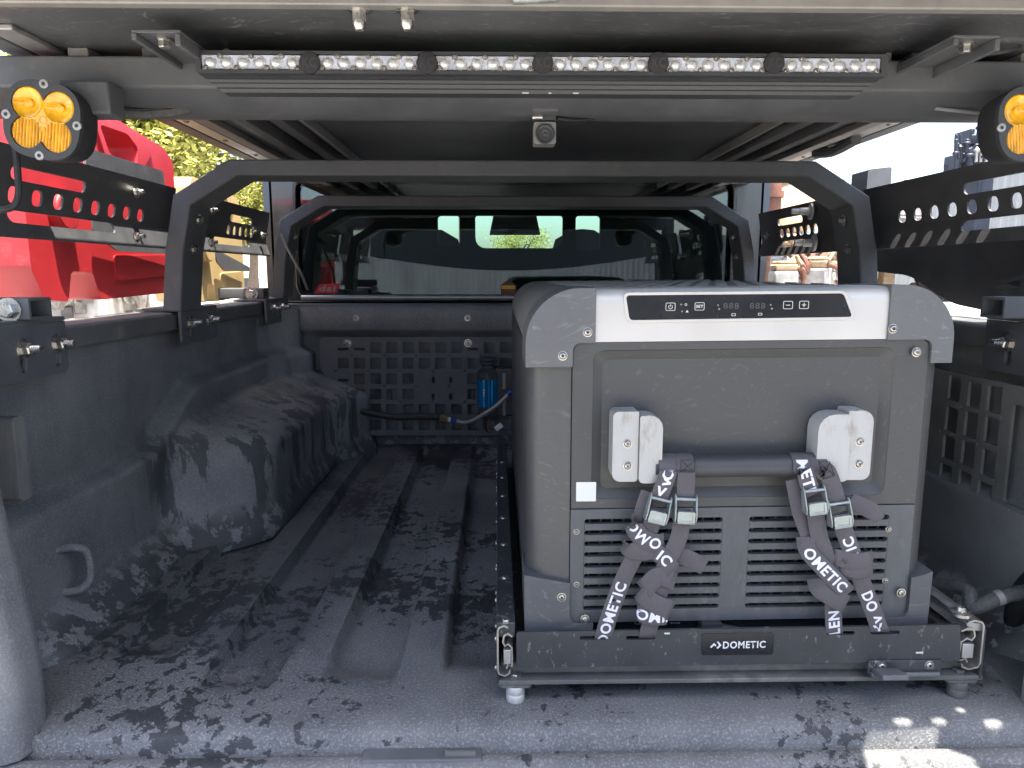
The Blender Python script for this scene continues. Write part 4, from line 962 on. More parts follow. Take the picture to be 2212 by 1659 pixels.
for zx, m in ((178, 'spacer'), (1964, 'dustplate')):
    base = at(1017.5+.54*zx, 1523 if zx < 1000 else 1512, z=0.0)
    bm = bmesh.new(); lathe(bm, [(0.0005, 0), (0.0115, 0.0005), (0.012, 0.002), (0.012, 0.0105), (0.0116, 0.0112), (0.012, 0.0119), (0.012, 0.0215), (0.0115, 0.0225), (0.0005, 0.0225)], (base.x, base.y+0.012, 0.0), (0, 0, 1), 28)
    finish('spacer', bm, m, sl, ang=30)
    s_ = 1 if zx < 1000 else -1
    bm = bmesh.new(); plate(bm, rrect(base.x-0.021, base.y+0.001, base.x+0.021, base.y+0.05, 0.006), [], 0.0228, 0.0272, XY); tb = finish('mount_tab', bm, 'dustplate', sl, bev=0.001)
    hexbolt(tb, (base.x, base.y+0.012, 0.0272), (0, 0, 1), 0.0078, 0.0085, m='steel' if s_ > 0 else 'dustplate')
# slide lock at the right
a, b = Z3(1592, 352, SY-0.004), Z3(1882, 402, SY-0.004)
bm = bmesh.new(); box(bm, (a.x, SY-0.003, b.z), (b.x, SY-0.0004, a.z)); lk = finish('lock_plate', bm, 'tray', sl, bev=0.0008)
for zx, zy in ((1643, 371), (1833, 367)): capscrew(lk, Z3(zx, zy, SY-0.003), (0, -1, 0), 0.0045)
a, b = Z3(1632, 392, SY-0.02), Z3(1732, 432, SY-0.02)
bm = bmesh.new(); box(bm, (a.x, SY-0.03, b.z+0.004), (b.x, SY-0.002, b.z+0.011), Matrix.Rotation(R(-12), 3, 'X')); finish('lock_lever', bm, 'powder', lk, bev=0.0015)
a, b = Z3(1600, 398, SY-0.006), Z3(1870, 412, SY-0.006)
bm = bmesh.new(); cyl(bm, (a.x, SY-0.006, (a.z+b.z)/2), (b.x, SY-0.006, (a.z+b.z)/2), 0.0035, 12); finish('lock_bar', bm, 'powder', lk)

# ================================================================== CAM STRAPS
def K(zx, zy, y):
    if y < 0.852: y = 0.852-(0.852-y)*0.25
    return at(1194.5+.3467*zx, 840.6+.3467*zy, y=y)
def frame(ps, waxis):
    out = []
    for i, p in enumerate(ps):
        t = (ps[min(i+1, len(ps)-1)]-ps[max(i-1, 0)]).normalized()
        ax = waxis
        w_ = (ax - t*ax.dot(t)).normalized(); out.append((p, t, w_, t.cross(w_)))
    return out
def ribbon(name, pts, par, width=0.0215, th=0.0015, waxis=Vector((1, 0, 0)), m='webbing', texts=(), n=8, wscale=None):
    ps = smoothpath(pts, n); fr_ = frame(ps, waxis)
    bm = bmesh.new(); rings = []
    for i, (p, t, w_, nn) in enumerate(fr_):
        W_ = width/2*(wscale(i/(len(fr_)-1)) if wscale else 1)
        rings.append([bm.verts.new(p+w_*W_*s+nn*th*k) for s, k in ((-1, 0), (-.9, .5), (.9, .5), (1, 0), (.9, -.5), (-.9, -.5))])
    for a_, b_ in zip(rings, rings[1:]):
        for k in range(6): bm.faces.new((a_[k], b_[k], b_[(k+1) % 6], a_[(k+1) % 6]))
    bm.faces.new(rings[0]); bm.faces.new(rings[-1][::-1])
    bmesh.ops.recalc_face_normals(bm, faces=bm.faces)
    ob = finish(name, bm, m, par, ang=50)
    cum = [0]
    for a_, b_ in zip(ps, ps[1:]): cum.append(cum[-1]+(b_-a_).length)
    def pos(s, a_, off):
        s = min(max(s, 0), cum[-1]-1e-6); i = 0
        while cum[i+1] < s: i += 1
        f = (s-cum[i])/(cum[i+1]-cum[i]); p0, t0, w0, n0 = fr_[i]; p1, t1, w1, n1 = fr_[i+1]
        return p0.lerp(p1, f) + w0.lerp(w1, f)*a_ + n0.lerp(n1, f)*off
    for s, s_at, rev, h in texts:
        sg = -1 if rev else 1
        text('woven_lettering', s, h, 'weave', ob, lambda a_, b_: pos(s_at*cum[-1]+sg*a_, sg*b_, th*0.5+0.0007), bold=0.03)
    return ob
def buckle(par, c, ang, w=0.0235, h=0.024):
    """zinc cam buckle: two cheek plates, a serrated thumb lever and a cross bar"""
    Rm = Matrix.Rotation(ang, 3, 'Y'); F = lambda x, y, z: c + Rm @ Vector((x, y, z))
    for s in (-1, 1):
        bm = bmesh.new()
        ol = [(-0.009, -h*0.62), (0.0045, -h*0.62), (0.0045, h*0.35), (0.003, h*0.62), (-0.001, h*0.78), (-0.005, h*0.7), (-0.009, h*0.1), (-0.011, -h*0.3)]
        plate(bm, ol, [], s*w/2, s*(w/2+0.0018), lambda a_, b_, t: F(t, a_, b_)); finish('cheek_plate', bm, 'zinc', par, bev=0.0006)
    bm = bmesh.new()
    plate(bm, rrect(-w/2+0.0012, -h*0.60, w/2-0.0012, -h*0.02, 0.0018), [rrect(-w/2+0.004, -h*0.50, w/2-0.004, -h*0.12, 0.001)], -0.0122, -0.0115, lambda a_, b_, t: F(a_, t, b_))
    box_ = rrect(-w/2+0.0012, -h*0.60, w/2-0.0012, -h*0.02, 0.0018)
    plate(bm, box_, [], -0.0113, -0.006, lambda a_, b_, t: F(a_, t, b_))
    finish('thumb_lever', bm, 'zinc', par, bev=0.0005)
    bm = bmesh.new()
    for k in range(11):
        x = -w/2+0.002+(w-0.004)*k/10; cyl(bm, F(x, -0.013, -h*0.60), F(x, -0.008, -h*0.64), 0.0009, 6)
    finish('lever_teeth', bm, 'zinc', par, kind='stuff')
    bm = bmesh.new(); cyl(bm, F(-w/2, -0.004, h*0.55), F(w/2, -0.004, h*0.55), 0.0018, 8); finish('cross_pin', bm, 'zinc', par)
def over_bar(x, k0=0.05, n=8):
    r_ = BR+0.0024
    return [Vector((x, BYc+r_*math.cos(t), BZ+r_*math.sin(t))) for t in (k0*PI+(1.0-k0)*PI*i/n for i in range(n+1))]
def strap(label, loc):
    return thing('tie_down_strap', loc, label, 'strap', 'straps holding the fridge down')
# A: far left
sA = strap('leftmost charcoal strap, reading up its lower half, from the handle to the tray', tuple(K(560, 900, 0.82)))
xA = K(722, 430, 0.81).x
ribbon('strap_loop', over_bar(xA) + [K(718, 520, 0.809), K(690, 600, 0.807), K(655, 690, 0.806)], sA, texts=(('D', 0.62, False, 0.0140), ('^>', 0.80, False, 0.0140)))
buckle(sA, K(650, 745, 0.807), R(14))
ribbon('strap_back', [K(600, 640, 0.842), K(560, 760, 0.84), K(560, 850, 0.835)], sA, 0.0205)
ribbon('main_strap', [K(640, 740, 0.812), K(612, 850, 0.812), K(560, 960, 0.816), K(500, 1060, 0.824), K(440, 1180, 0.834), K(370, 1360, 0.844), K(325, 1500, 0.8505), K(312, 1545, 0.854), K(306, 1560, 0.862)], sA, texts=(('DOMETIC', 0.76, True, 0.0140),))
ribbon('wrapped_tail', [K(515, 800, 0.835), K(500, 850, 0.815), K(560, 930, 0.803), K(640, 960, 0.806), K(690, 950, 0.822)], sA, 0.0235, waxis=Vector((0.15, 0, 1)), texts=(('DWO', 0.5, False, 0.0140),))
ribbon('wrapped_tail', [K(440, 940, 0.828), K(460, 990, 0.811), K(540, 1020, 0.806), K(620, 1010, 0.812), K(650, 990, 0.826)], sA, 0.020, waxis=Vector((-0.15, 0, 1)))
# B: second from left
sB = strap('second charcoal strap from the left, its tail sticking out to the right', tuple(K(780, 900, 0.82)))
xB = K(832, 430, 0.81).x
lb_ = ribbon('strap_loop', over_bar(xB) + [K(832, 520, 0.8095), K(828, 610, 0.807), K(826, 690, 0.806)], sB)
bm = bmesh.new()
P4 = [K(795, 440, 0.8075), K(885, 440, 0.8075), K(880, 515, 0.8060), K(795, 515, 0.8060)]
for i, j in ((0, 1), (1, 2), (2, 3), (3, 0), (0, 2), (1, 3)): cyl(bm, P4[i]-Vector((0, .0012, 0)), P4[j]-Vector((0, .0012, 0)), 0.0004, 5)
finish('box_stitching', bm, 'void', sB)
buckle(sB, K(820, 745, 0.805), R(3))
ribbon('main_strap', [K(805, 750, 0.812), K(800, 850, 0.810), K(775, 950, 0.811), K(720, 1060, 0.812), K(690, 1130, 0.815), K(670, 1240, 0.822), K(640, 1360, 0.836), K(605, 1470, 0.847), K(590, 1530, 0.852), K(588, 1556, 0.862)], sB)
ribbon('wrapped_tail', [K(625, 1000, 0.825), K(650, 1020, 0.808), K(700, 1060, 0.803), K(740, 1120, 0.808), K(750, 1140, 0.82)], sB, 0.021, waxis=Vector((0.6, 0, 1)), texts=(('IC', 0.42, False, 0.0140),))
ribbon('wrapped_tail', [K(560, 1250, 0.83), K(585, 1230, 0.811), K(650, 1170, 0.805), K(730, 1180, 0.809), K(760, 1200, 0.825)], sB, 0.024, waxis=Vector((-0.3, 0, 1)))
ribbon('wrapped_tail', [K(540, 1260, 0.832), K(565, 1290, 0.813), K(640, 1340, 0.807), K(715, 1370, 0.811), K(735, 1380, 0.828)], sB, 0.024, waxis=Vector((0.3, 0, 1)))
ribbon('wrapped_tail', [K(525, 1390, 0.838), K(545, 1400, 0.822), K(620, 1420, 0.815), K(690, 1420, 0.818), K(712, 1415, 0.832)], sB, 0.022, waxis=Vector((0.05, 0, 1)), texts=(('OME', 0.5, False, 0.0140),))
ribbon('strap_end', [K(740, 1040, 0.845), K(830, 1050, 0.84), K(900, 1085, 0.836), K(945, 1108, 0.834)], sB, 0.0215, waxis=Vector((0.25, 0, 1)))
# C: third
sC = strap('third charcoal strap from the left, lettering twisted across it', tuple(K(1660, 900, 0.82)))
xC = K(1562, 430, 0.81).x
ribbon('strap_loop', over_bar(xC) + [K(1572, 510, 0.809), K(1592, 590, 0.807), K(1618, 660, 0.806)], sC, texts=(('METI', 0.68, False, 0.0140),))
buckle(sC, K(1624, 690, 0.805), R(-7))
ribbon('strap_back', [K(1500, 560, 0.845), K(1540, 760, 0.842), K(1590, 900, 0.836), K(1620, 1000, 0.832)], sC, 0.0205)
ribbon('main_strap', [K(1625, 700, 0.811), K(1640, 800, 0.811), K(1660, 920, 0.815), K(1700, 1040, 0.822), K(1735, 1160, 0.830), K(1745, 1300, 0.838), K(1748, 1430, 0.848), K(1752, 1510, 0.853), K(1752, 1530, 0.862)], sC, texts=(('LEN', 0.86, True, 0.0140),))
ribbon('wrapped_tail', [K(1572, 920, 0.830), K(1590, 1010, 0.812), K(1690, 1120, 0.804), K(1790, 1220, 0.805), K(1835, 1275, 0.822)], sC, 0.0215, waxis=Vector((0.75, 0, 1)), texts=(('OMETIC', 0.52, False, 0.0140),))
ribbon('wrapped_tail', [K(1640, 1180, 0.834), K(1660, 1240, 0.818), K(1730, 1290, 0.812), K(1800, 1330, 0.816), K(1825, 1340, 0.832)], sC, 0.0235, waxis=Vector((0.35, 0, 1)))
# D: far right
sD = strap('rightmost charcoal strap, knotted once below its buckle', tuple(K(1850, 900, 0.82)))
xD = K(1672, 430, 0.81).x
ribbon('strap_loop', over_bar(xD) + [K(1705, 510, 0.8105), K(1742, 600, 0.809), K(1770, 700, 0.808)], sD)
bm = bmesh.new()
P4 = [K(1652, 450, 0.808), K(1722, 450, 0.808), K(1752, 535, 0.807), K(1682, 560, 0.807)]
for i, j in ((0, 1), (1, 2), (2, 3), (3, 0), (0, 2), (1, 3)): cyl(bm, P4[i]-Vector((0, .0012, 0)), P4[j]-Vector((0, .0012, 0)), 0.0004, 5)
finish('box_stitching', bm, 'void', sD)
buckle(sD, K(1778, 770, 0.808), R(-8))
ribbon('main_strap', [K(1785, 770, 0.813), K(1808, 860, 0.813), K(1850, 980, 0.816), K(1895, 1110, 0.824), K(1940, 1240, 0.834), K(1995, 1380, 0.845), K(2028, 1480, 0.852), K(2036, 1505, 0.855), K(2040, 1520, 0.863)], sD, texts=(('TIC', 0.26, True, 0.0140), ('DO', 0.68, False, 0.0140), ('^>', 0.86, False, 0.0140)))
ribbon('wrapped_tail', [K(1745, 1040, 0.835), K(1775, 1050, 0.815), K(1880, 1075, 0.808), K(1970, 1060, 0.815), K(1990, 1030, 0.832)], sD, 0.0215, waxis=Vector((0.0, 0, 1)))
ribbon('wrapped_tail', [K(1780, 1060, 0.838), K(1810, 1110, 0.818), K(1900, 1140, 0.812), K(1975, 1120, 0.820), K(1990, 1110, 0.835)], sD, 0.018, waxis=Vector((-0.1, 0, 1)))
ribbon('strap_end', [K(1850, 700, 0.846), K(1930, 730, 0.842), K(2000, 770, 0.838), K(2035, 815, 0.836)], sD, 0.0215, waxis=Vector((0.0, 0, 1)), wscale=lambda t: 1-0.35*max(0, t-0.6)/0.4)

# ================================================================== MOLLE PANELS, COMPRESSOR, HOSES
HY = 2.245
mp = thing('grid_panel', (-0.1, HY, 0.05), 'black grid panel with square cut-outs screwed to the bed headboard', 'grid panel')
def Z5(zx, zy, y=HY): return at(575+.3467*zx, 398+.3467*zy, y=y)
cols_ = [480+101*k for k in range(12)]; rows_ = [1018, 1115, 1212, 1308, 1402, 1498]
hs = []
hx = 0.0172
for j, zy in enumerate(rows_):
    for i, zx in enumerate(cols_):
        p = Z5(zx, zy)
        if (j == 0 and i in (0, 1, 8)) or (j == 2 and i == 0):
            hs.append(rrect(p.x-hx, p.z-0.009, p.x+hx, p.z, 0.001, 1)); continue
        if (j in (2, 3) and i in (5, 6, 7)) or (j >= 3 and i == 0): continue
        hs.append(rrect(p.x-hx, p.z-hx, p.x+hx, p.z+hx, 0.002, 1))
for zx, zy in ((1042, 1220), (1150, 1220), (1042, 1325), (1150, 1325)):
    p = Z5(zx, zy); hs.append(rrect(p.x-0.005, p.z-0.01, p.x+0.005, p.z+0.01, 0.002, 1))
for k in range(9):
    for zy in (1066, 1163, 1258, 1354):
        zx = 533+201*k-(100 if zy in (1163, 1354) else 0)
        if 420 < zx < 1500: p = Z5(zx, zy); hs.append(circ(p.x, p.z, 0.0042, 8))
a, b = Z5(330, 955), Z5(1900, 1560)
bm = bmesh.new(); plate(bm, rpoly([(a.x+0.07, b.z), (b.x, b.z), (b.x, a.z), (a.x, a.z), (a.x, a.z-0.09), (a.x+0.05, a.z-0.22)], 0.012), hs, HY, HY+0.004, XZ)
mpl = finish('panel_sheet', bm, 'powder', mp, smooth=False)
for zx in (505, 1258): capscrew(mpl, Z5(zx, 990), (0, -1, 0), 0.009, name='screw')
for zy in (1400, 1450): capscrew(mpl, Z5(518, zy), (0, -1, 0), 0.009, 'trim', name='screw')
RX = 0.770
mr = thing('grid_panel', (RX, 1.0, 0.05), 'black grid panel with square cut-outs on the right bed wall', 'grid panel')
def Zr(zx, zy): return at(1858.1+.4800*zx, 619.4+.4800*zy, x=RX)
hs = []
for zx, zy in ((423, 459), (513, 487), (603, 507), (410, 598), (497, 622), (590, 648), (397, 725), (484, 752), (576, 795), (382, 853), (468, 890), (556, 937), (364, 982), (342, 1108)):
    p = Zr(zx, zy); hs.append(rrect(p.y-0.0165, p.z-0.021, p.y+0.0165, p.z+0.021, 0.002, 1))
for zx, zy in ((452, 990), (540, 1032), (634, 1083), (330, 1207), (735, 1125)):
    p = Zr(zx, zy); hs.append(rrect(p.y-0.0165, p.z-0.0085, p.y+0.0165, p.z+0.0085, 0.002, 1))
for zx, zy in ((457, 541), (363, 646), (530, 707), (428, 797), (497, 968), (640, 593), (607, 872), (690, 1066), (494, 1042)):
    p = Zr(zx, zy); hs.append(circ(p.y, p.z, 0.0045, 8))
zt_ = 0.385; ol = [(0.80, zt_), (1.9, zt_), (1.9, 0.06), (1.155, 0.06)] 
q1_, q2_, q3_ = Zr(370, 1285), Zr(410, 1035), Zr(737, 1175)
ol = rpoly([(q1_.y, q1_.z), (1.9, q1_.z), (1.9, zt_), (0.80, zt_), (0.80, q3_.z), (q2_.y, q2_.z)], 0.012)
p = Zr(700, 750); hs.append(rrect(0.815, Zr(640, 965).z, Zr(660, 700).y-0.004, Zr(660, 520).z, 0.006, 2))
bm = bmesh.new(); plate(bm, ol, hs, RX, RX+0.005, YZ); finish('panel_sheet', bm, 'dusty_lit_sheet', mr, smooth=False)
# compressor
ac = thing('air_compressor', tuple(Z5(1380, 1400, 2.19)), 'small blue ribbed air compressor on the headboard beside the fridge', 'compressor')
a, b = Z5(1310, 1222, 2.17), Z5(1452, 1392, 2.17); cx_ = (a.x+b.x)/2; rr = (b.x-a.x)/2
bm = bmesh.new()
n = 40
ol = [((rr*(1 if k % 2 else 0.94))*math.cos(2*PI*k/n), (rr*(1 if k % 2 else 0.94))*math.sin(2*PI*k/n)) for k in range(n)]
plate(bm, ol, [], b.z, a.z, lambda p_, q_, t: Vector((cx_+p_, 2.205+q_, t))); finish('motor_barrel', bm, 'blue', ac, smooth=False)
c_ = Z5(1357, 1300, 2.168); text('barrel_lettering', 'ARB', 0.006, 'white', ac, lambda p_, q_: Vector((c_.x-q_, 2.1685, c_.z+p_)), width=0.024)
bm = bmesh.new(); t0 = a.z
lathe(bm, [(0.0005, 0), (rr*0.98, 0), (rr*0.98, 0.022), (rr*0.7, 0.03), (rr*0.55, 0.036), (rr*0.55, 0.042), (rr*0.75, 0.046), (rr*0.75, 0.052), (rr*0.62, 0.055), (rr*0.75, 0.058), (rr*0.75, 0.066), (0.0005, 0.068)], (cx_, 2.205, t0), (0, 0, 1), 24); finish('cylinder_head', bm, 'housing', ac, ang=35)
bm = bmesh.new(); lathe(bm, [(0.0005, 0), (rr*0.98, 0), (rr*0.98, -0.03), (rr*0.8, -0.034), (0.0005, -0.034)], (cx_, 2.205, b.z), (0, 0, 1), 24); finish('base', bm, 'housing', ac, ang=35)
bm = bmesh.new(); box(bm, (cx_+rr*0.6, 2.19, b.z-0.03), (cx_+rr+0.06, 2.243, a.z+0.035)); finish('mount_block', bm, 'housing', ac, bev=0.004)
bm = bmesh.new(); box(bm, (cx_+rr+0.01, 2.185, b.z-0.028), (cx_+rr+0.02, 2.1895, b.z+0.02)); finish('side_tag', bm, 'trim', ac, bev=0.001)
bm = bmesh.new(); box(bm, (cx_+rr+0.01, 2.185, a.z-0.03), (cx_+rr+0.02, 2.1895, a.z+0.02)); finish('side_tag', bm, 'trim', ac, bev=0.001)
bm = bmesh.new(); p = Z5(1448, 1512, 2.16); box(bm, p-Vector((0.012, 0.006, 0.008)), p+Vector((0.012, 0.006, 0.008)), Matrix.Rotation(R(-40), 3, 'Y')); finish('white_connector', bm, 'jug', ac, bev=0.002)
for k, m in ((0, 'rust'), (1, 'rubber'), (2, 'rubber')):
    bm = bmesh.new(); tube(bm, [Z5(1385-12*k, 1460, 2.19), Z5(1380-14*k, 1510, 2.17), Z5(1395-5*k, 1545, 2.16), Z5(1420, 1535, 2.16)], 0.0018, 6); finish('lead', bm, m, ac)
hz = thing('air_hose', tuple(Z5(1200, 1490, 2.15)), 'braided steel hose with brass and blue fittings below the compressor', 'hose')
bm = bmesh.new(); tube(bm, [Z5(1505, 1312, 2.11), Z5(1440, 1375, 2.11), Z5(1360, 1430, 2.11), Z5(1280, 1475, 2.12), Z5(1230, 1486, 2.13), Z5(1190, 1474, 2.14)], 0.0062, 12); finish('braided_line', bm, 'hose', hz)
for (x0, y0), (x1, y1), r_, m in (((1508, 1310), (1528, 1292), 0.0082, 'bluefit'), ((1190, 1474), (1150, 1468), 0.0082, 'bluefit'), ((1150, 1468), (1132, 1465), 0.0072, 'jug'), ((1132, 1466), (1082, 1450), 0.0095, 'brass'), ((1108, 1458), (1098, 1454), 0.0125, 'brass')):
    bm = bmesh.new(); cyl(bm, Z5(x0, y0, 2.11 if x0 > 1300 else 2.142), Z5(x1, y1, 2.11 if x0 > 1300 else 2.142), r_, 6 if m != 'jug' else 12); finish('fitting', bm, m, hz, ang=25)
bm = bmesh.new(); tube(bm, [Z5(1085, 1452, 2.145), Z5(960, 1448, 2.17), Z5(820, 1452, 2.19), Z5(700, 1435, 2.20), Z5(600, 1415, 2.21), Z5(560, 1400, 2.24)], 0.0095, 12); finish('rubber_line', bm, 'rubber', hz)
# braided power cables at the right of the fridge
pc_ = thing('braided_cable', (0.66, 1.0, 0.05), 'thick braided cable sleeve running from behind the fridge tray to the right', 'cable')
bm = bmesh.new(); tube(bm, [(0.60, 1.12, 0.075), (0.625, 1.0, 0.098), (0.645, 0.93, 0.118), at(2100, 1312, y=0.91), at(2160, 1290, y=0.90), at(2215, 1279, y=0.90), at(2300, 1275, y=0.90)], 0.0098, 14); finish('sleeve', bm, 'braid', pc_)
p = at(2150, 1293, y=0.90); bm = bmesh.new(); q = at(2163, 1289, y=0.90); cyl(bm, p, q, 0.0104, 14, 0.0104); finish('sunlit_band', bm, 'trim', pc_)  # pale ring stands in for a sunlit spot on the sleeve
bm = bmesh.new(); tube(bm, [at(2158, 1262, y=1.08), at(2152, 1240, y=1.06), at(2165, 1222, y=1.05), at(2200, 1216, y=1.03), at(2260, 1214, y=1.0)], 0.0095, 12)
tag(finish('cable_loop', bm, 'braid'), 'black corrugated hose curving at the right edge above the braided cable', 'hose')
bm = bmesh.new(); tube(bm, [at(2260, 1230, y=0.97), at(2208, 1290, y=0.98), at(2198, 1370, y=0.99), at(2225, 1440, y=1.0), at(2280, 1460, y=1.0)], 0.017, 14)
tag(finish('coiled_hose', bm, 'rubber'), 'fat black hose coil at the right edge of the bed floor', 'hose')
bm = bmesh.new(); tube(bm, [(0.645, 1.08, 0.04), at(2140, 1390, y=1.02), at(2200, 1400, y=1.0), at(2280, 1380, y=0.98)], 0.010, 10)
tag(finish('floor_cable', bm, 'rubber'), 'black cable lying on the bed floor beside the slide runner', 'cable')

# ================================================================== FUEL CONTAINERS outside the left panels
def can(label, y0, y1, zb_, zt_, x, m, holey=True):
    t = thing('fuel_container', (x-0.06, (y0+y1)/2, zb_), label, 'fuel container')
    D = y1-y0; H = zt_-zb_
    Q = lambda a_, b_: (y0+D*a_, zb_+H*b_)
    ol = [Q(*p) for p in ((0.0, 0.16), (0.05, 0.02), (0.17, 0.0), (0.20, 0.15), (0.32, 0.15), (0.36, 0.0), (0.97, 0.02), (1.0, 0.10), (1.0, 0.86), (0.93, 0.93), (0.78, 0.955), (0.60, 0.99), (0.05, 1.0), (0.0, 0.93))]
    ol = rpoly(ol, 0.010)
    hole_ = rpoly([Q(*p) for p in ((0.42, 0.93), (0.47, 0.79), (0.66, 0.76), (0.68, 0.87), (0.60, 0.935))], 0.012)
    bm = bmesh.new(); plate(bm, ol, [hole_], x-0.115, x, YZ); b_ = finish('shell', bm, m, t, bev=0.014, seg=4, ang=60)
    bm = bmesh.new(); plate(bm, rpoly([Q(*p) for p in ((0.39, 0.955), (0.45, 0.755), (0.69, 0.725), (0.82, 0.90), (0.70, 0.96))], 0.02), [rpoly([Q(*p) for p in ((0.425, 0.925), (0.475, 0.785), (0.66, 0.755), (0.685, 0.87), (0.61, 0.93))], 0.012)], x-0.002, x+0.006, YZ); finish('handle_rim', bm, m, t, bev=0.004, seg=3)
    bm = bmesh.new(); plate(bm, rpoly([Q(*p) for p in ((0.46, 0.10), (0.92, 0.13), (0.92, 0.26), (0.46, 0.24))], 0.01), [], x-0.002, x+0.0035, YZ); finish('raised_label', bm, m, t, bev=0.003)
    bm = bmesh.new(); cyl(bm, (x-0.055, y0+D*0.16, zb_+H*0.44), (x+0.02, y0+D*0.16, zb_+H*0.44), 0.035, 20); finish('filler_cap', bm, m, t, bev=0.004)
    bm = bmesh.new(); plate(bm, rpoly([Q(*p) for p in ((0.30, 0.44), (1.02, 0.30), (1.02, 0.26), (0.45, 0.26), (0.30, 0.34))], 0.01), [], x+0.012, x+0.016, YZ); finish('holder_plate', bm, 'powder', t)
    return t
can('bright red flat fuel container mounted outside the left side panel', 1.27, 1.86, 0.497, 0.872, -0.80, 'red')
can('tan flat fuel container behind the red one beyond the middle hoop', 1.95, 2.32, 0.470, 0.80, -0.80, 'tan')
bm = bmesh.new(); plate(bm, rpoly([(1.32, 0.722), (1.63, 0.722), (1.63, 0.768), (1.335, 0.768)], 0.012), [], -0.727, -0.722, YZ)
tag(finish('mount_flange', bm, 'panelcoat'), 'grey steel flange standing above the left side panel before the red container', 'bracket')
# ================================================================== RIGHT SIDE: traction board outside the panel
tb = thing('traction_board', (0.93, 1.5, 0.46), 'black moulded traction board slung outside the right side panel', 'traction board')
ol = rpoly([(0.7, 0.49), (1.0, 0.478), (1.22, 0.473), (1.42, 0.49), (1.58, 0.545), (1.74, 0.555), (1.78, 0.585), (1.80, 0.62), (0.7, 0.62)], 0.03)
bm = bmesh.new(); plate(bm, ol, [], 0.90, 0.93, YZ); finish('board', bm, 'boardp', tb, bev=0.008, seg=3)
src = None
for k in range(6):
    p = at(2196-(k % 2)*12-(6 if k > 2 else 0), 606+12*k, x=0.872)
    if src is None:
        bm = bmesh.new(); plate(bm, [(-0.02, -0.002), (0.035, 0.012), (0.035, -0.012)], [], -0.018, 0.018, lambda a_, b_, t: Vector((0.875+t, p.y+0.03-a_*1.5 if False else p.y-0.0+a_*-1.2, p.z+b_)))
        src = finish('tooth', bm, 'housing', tb, smooth=False); d0 = ORG[src]-p
    else: inst(src, p+d0, tb)
bm = bmesh.new(); box(bm, (0.95, 1.02, 0.462), (0.985, 1.3, 0.485)); tag(finish('red_bar', bm, 'rust'), 'rusty red bar lying behind the right bed rail', 'bar')
a, b = at(1874, 366, y=1.75), at(1924, 412, y=1.75)
bm = bmesh.new(); plate(bm, rpoly([(a.x, b.z-0.05), (b.x, b.z-0.05), (b.x-0.001, a.z+0.004), (b.x-0.006, a.z+0.006), (a.x+0.002, a.z)], 0.003), [], 1.75, 1.83, XZ)
tag(finish('panel_bracket', bm, 'powder', bev=0.004), 'dark square bracket standing above the right side panel at the hoop', 'bracket')

# ================================================================== YARD: scrap, machinery, fences, building, trees
def engine(name, label, cat, loc, rz, s, seed, mats=('iron', 'castalu', 'rust'), group=None, h=1.0):
    rnd = random.Random(seed); t = thing(name, loc, label, cat, group)
    Rm = Matrix.Rotation(rz, 3, 'Z'); L = Vector(loc)
    F = lambda x, y, z: L + Rm @ Vector((x*s, y*s, z*s))
    def add(nm, m, fn, bev=0.0):
        bm = bmesh.new(); fn(bm)
        for v in bm.verts: v.co = F(*v.co)
        return finish(nm, bm, m, t, bev=bev)
    add('block', mats[0], lambda b: [box(b, (-.3, -.22, 0), (.3, .22, .38*h)), box(b, (-.26, -.18, -.1), (.26, .18, 0.0-.001))], .012)
    add('cylinder_head', mats[1], lambda b: [box(b, (-.28, -.2, .381*h), (.28, .2, .5*h))] + [box(b, (-.27+.14*k, -.17, .501*h), (-.16+.14*k, .17, .56*h)) for k in range(4)], .01)
    add('manifold', mats[2], lambda b: [tube(b, [(-.25+.16*k, -.2, .42*h), (-.25+.16*k, -.3, .40*h), (-.1+.06*k, -.36, .28*h), (0, -.36, .15*h)], .035, 8, 4) for k in range(4)])
    for k in range(2):
        x = rnd.uniform(-.15, .15); z = rnd.uniform(.1, .4)*h; r_ = rnd.uniform(.07, .12)
        add('pulley', mats[rnd.randrange(3)], lambda b: lathe(b, [(.001, 0), (r_, 0), (r_*.8, .02), (r_, .04), (r_*.3, .045), (.001, .045)], (x+.2*k, -.24, z), (0, -1, 0), 18))
    add('pipe', mats[1], lambda b: [tube(b, [(rnd.uniform(-.3, .3), rnd.uniform(-.3, 0), .5*h), (rnd.uniform(-.3, .3), -.2, .65*h), (rnd.uniform(-.3, .3), rnd.uniform(-.3, .2), .5*h)], .025, 8, 4) for _ in range(3)])
    for _ in range(4):
        x0, z0 = rnd.uniform(-.3, .2), rnd.uniform(0, .3); add('bracket', mats[2], lambda b: box(b, (x0, -.26, z0), (x0+.08, -.22, z0+.1)), .004)
    return t
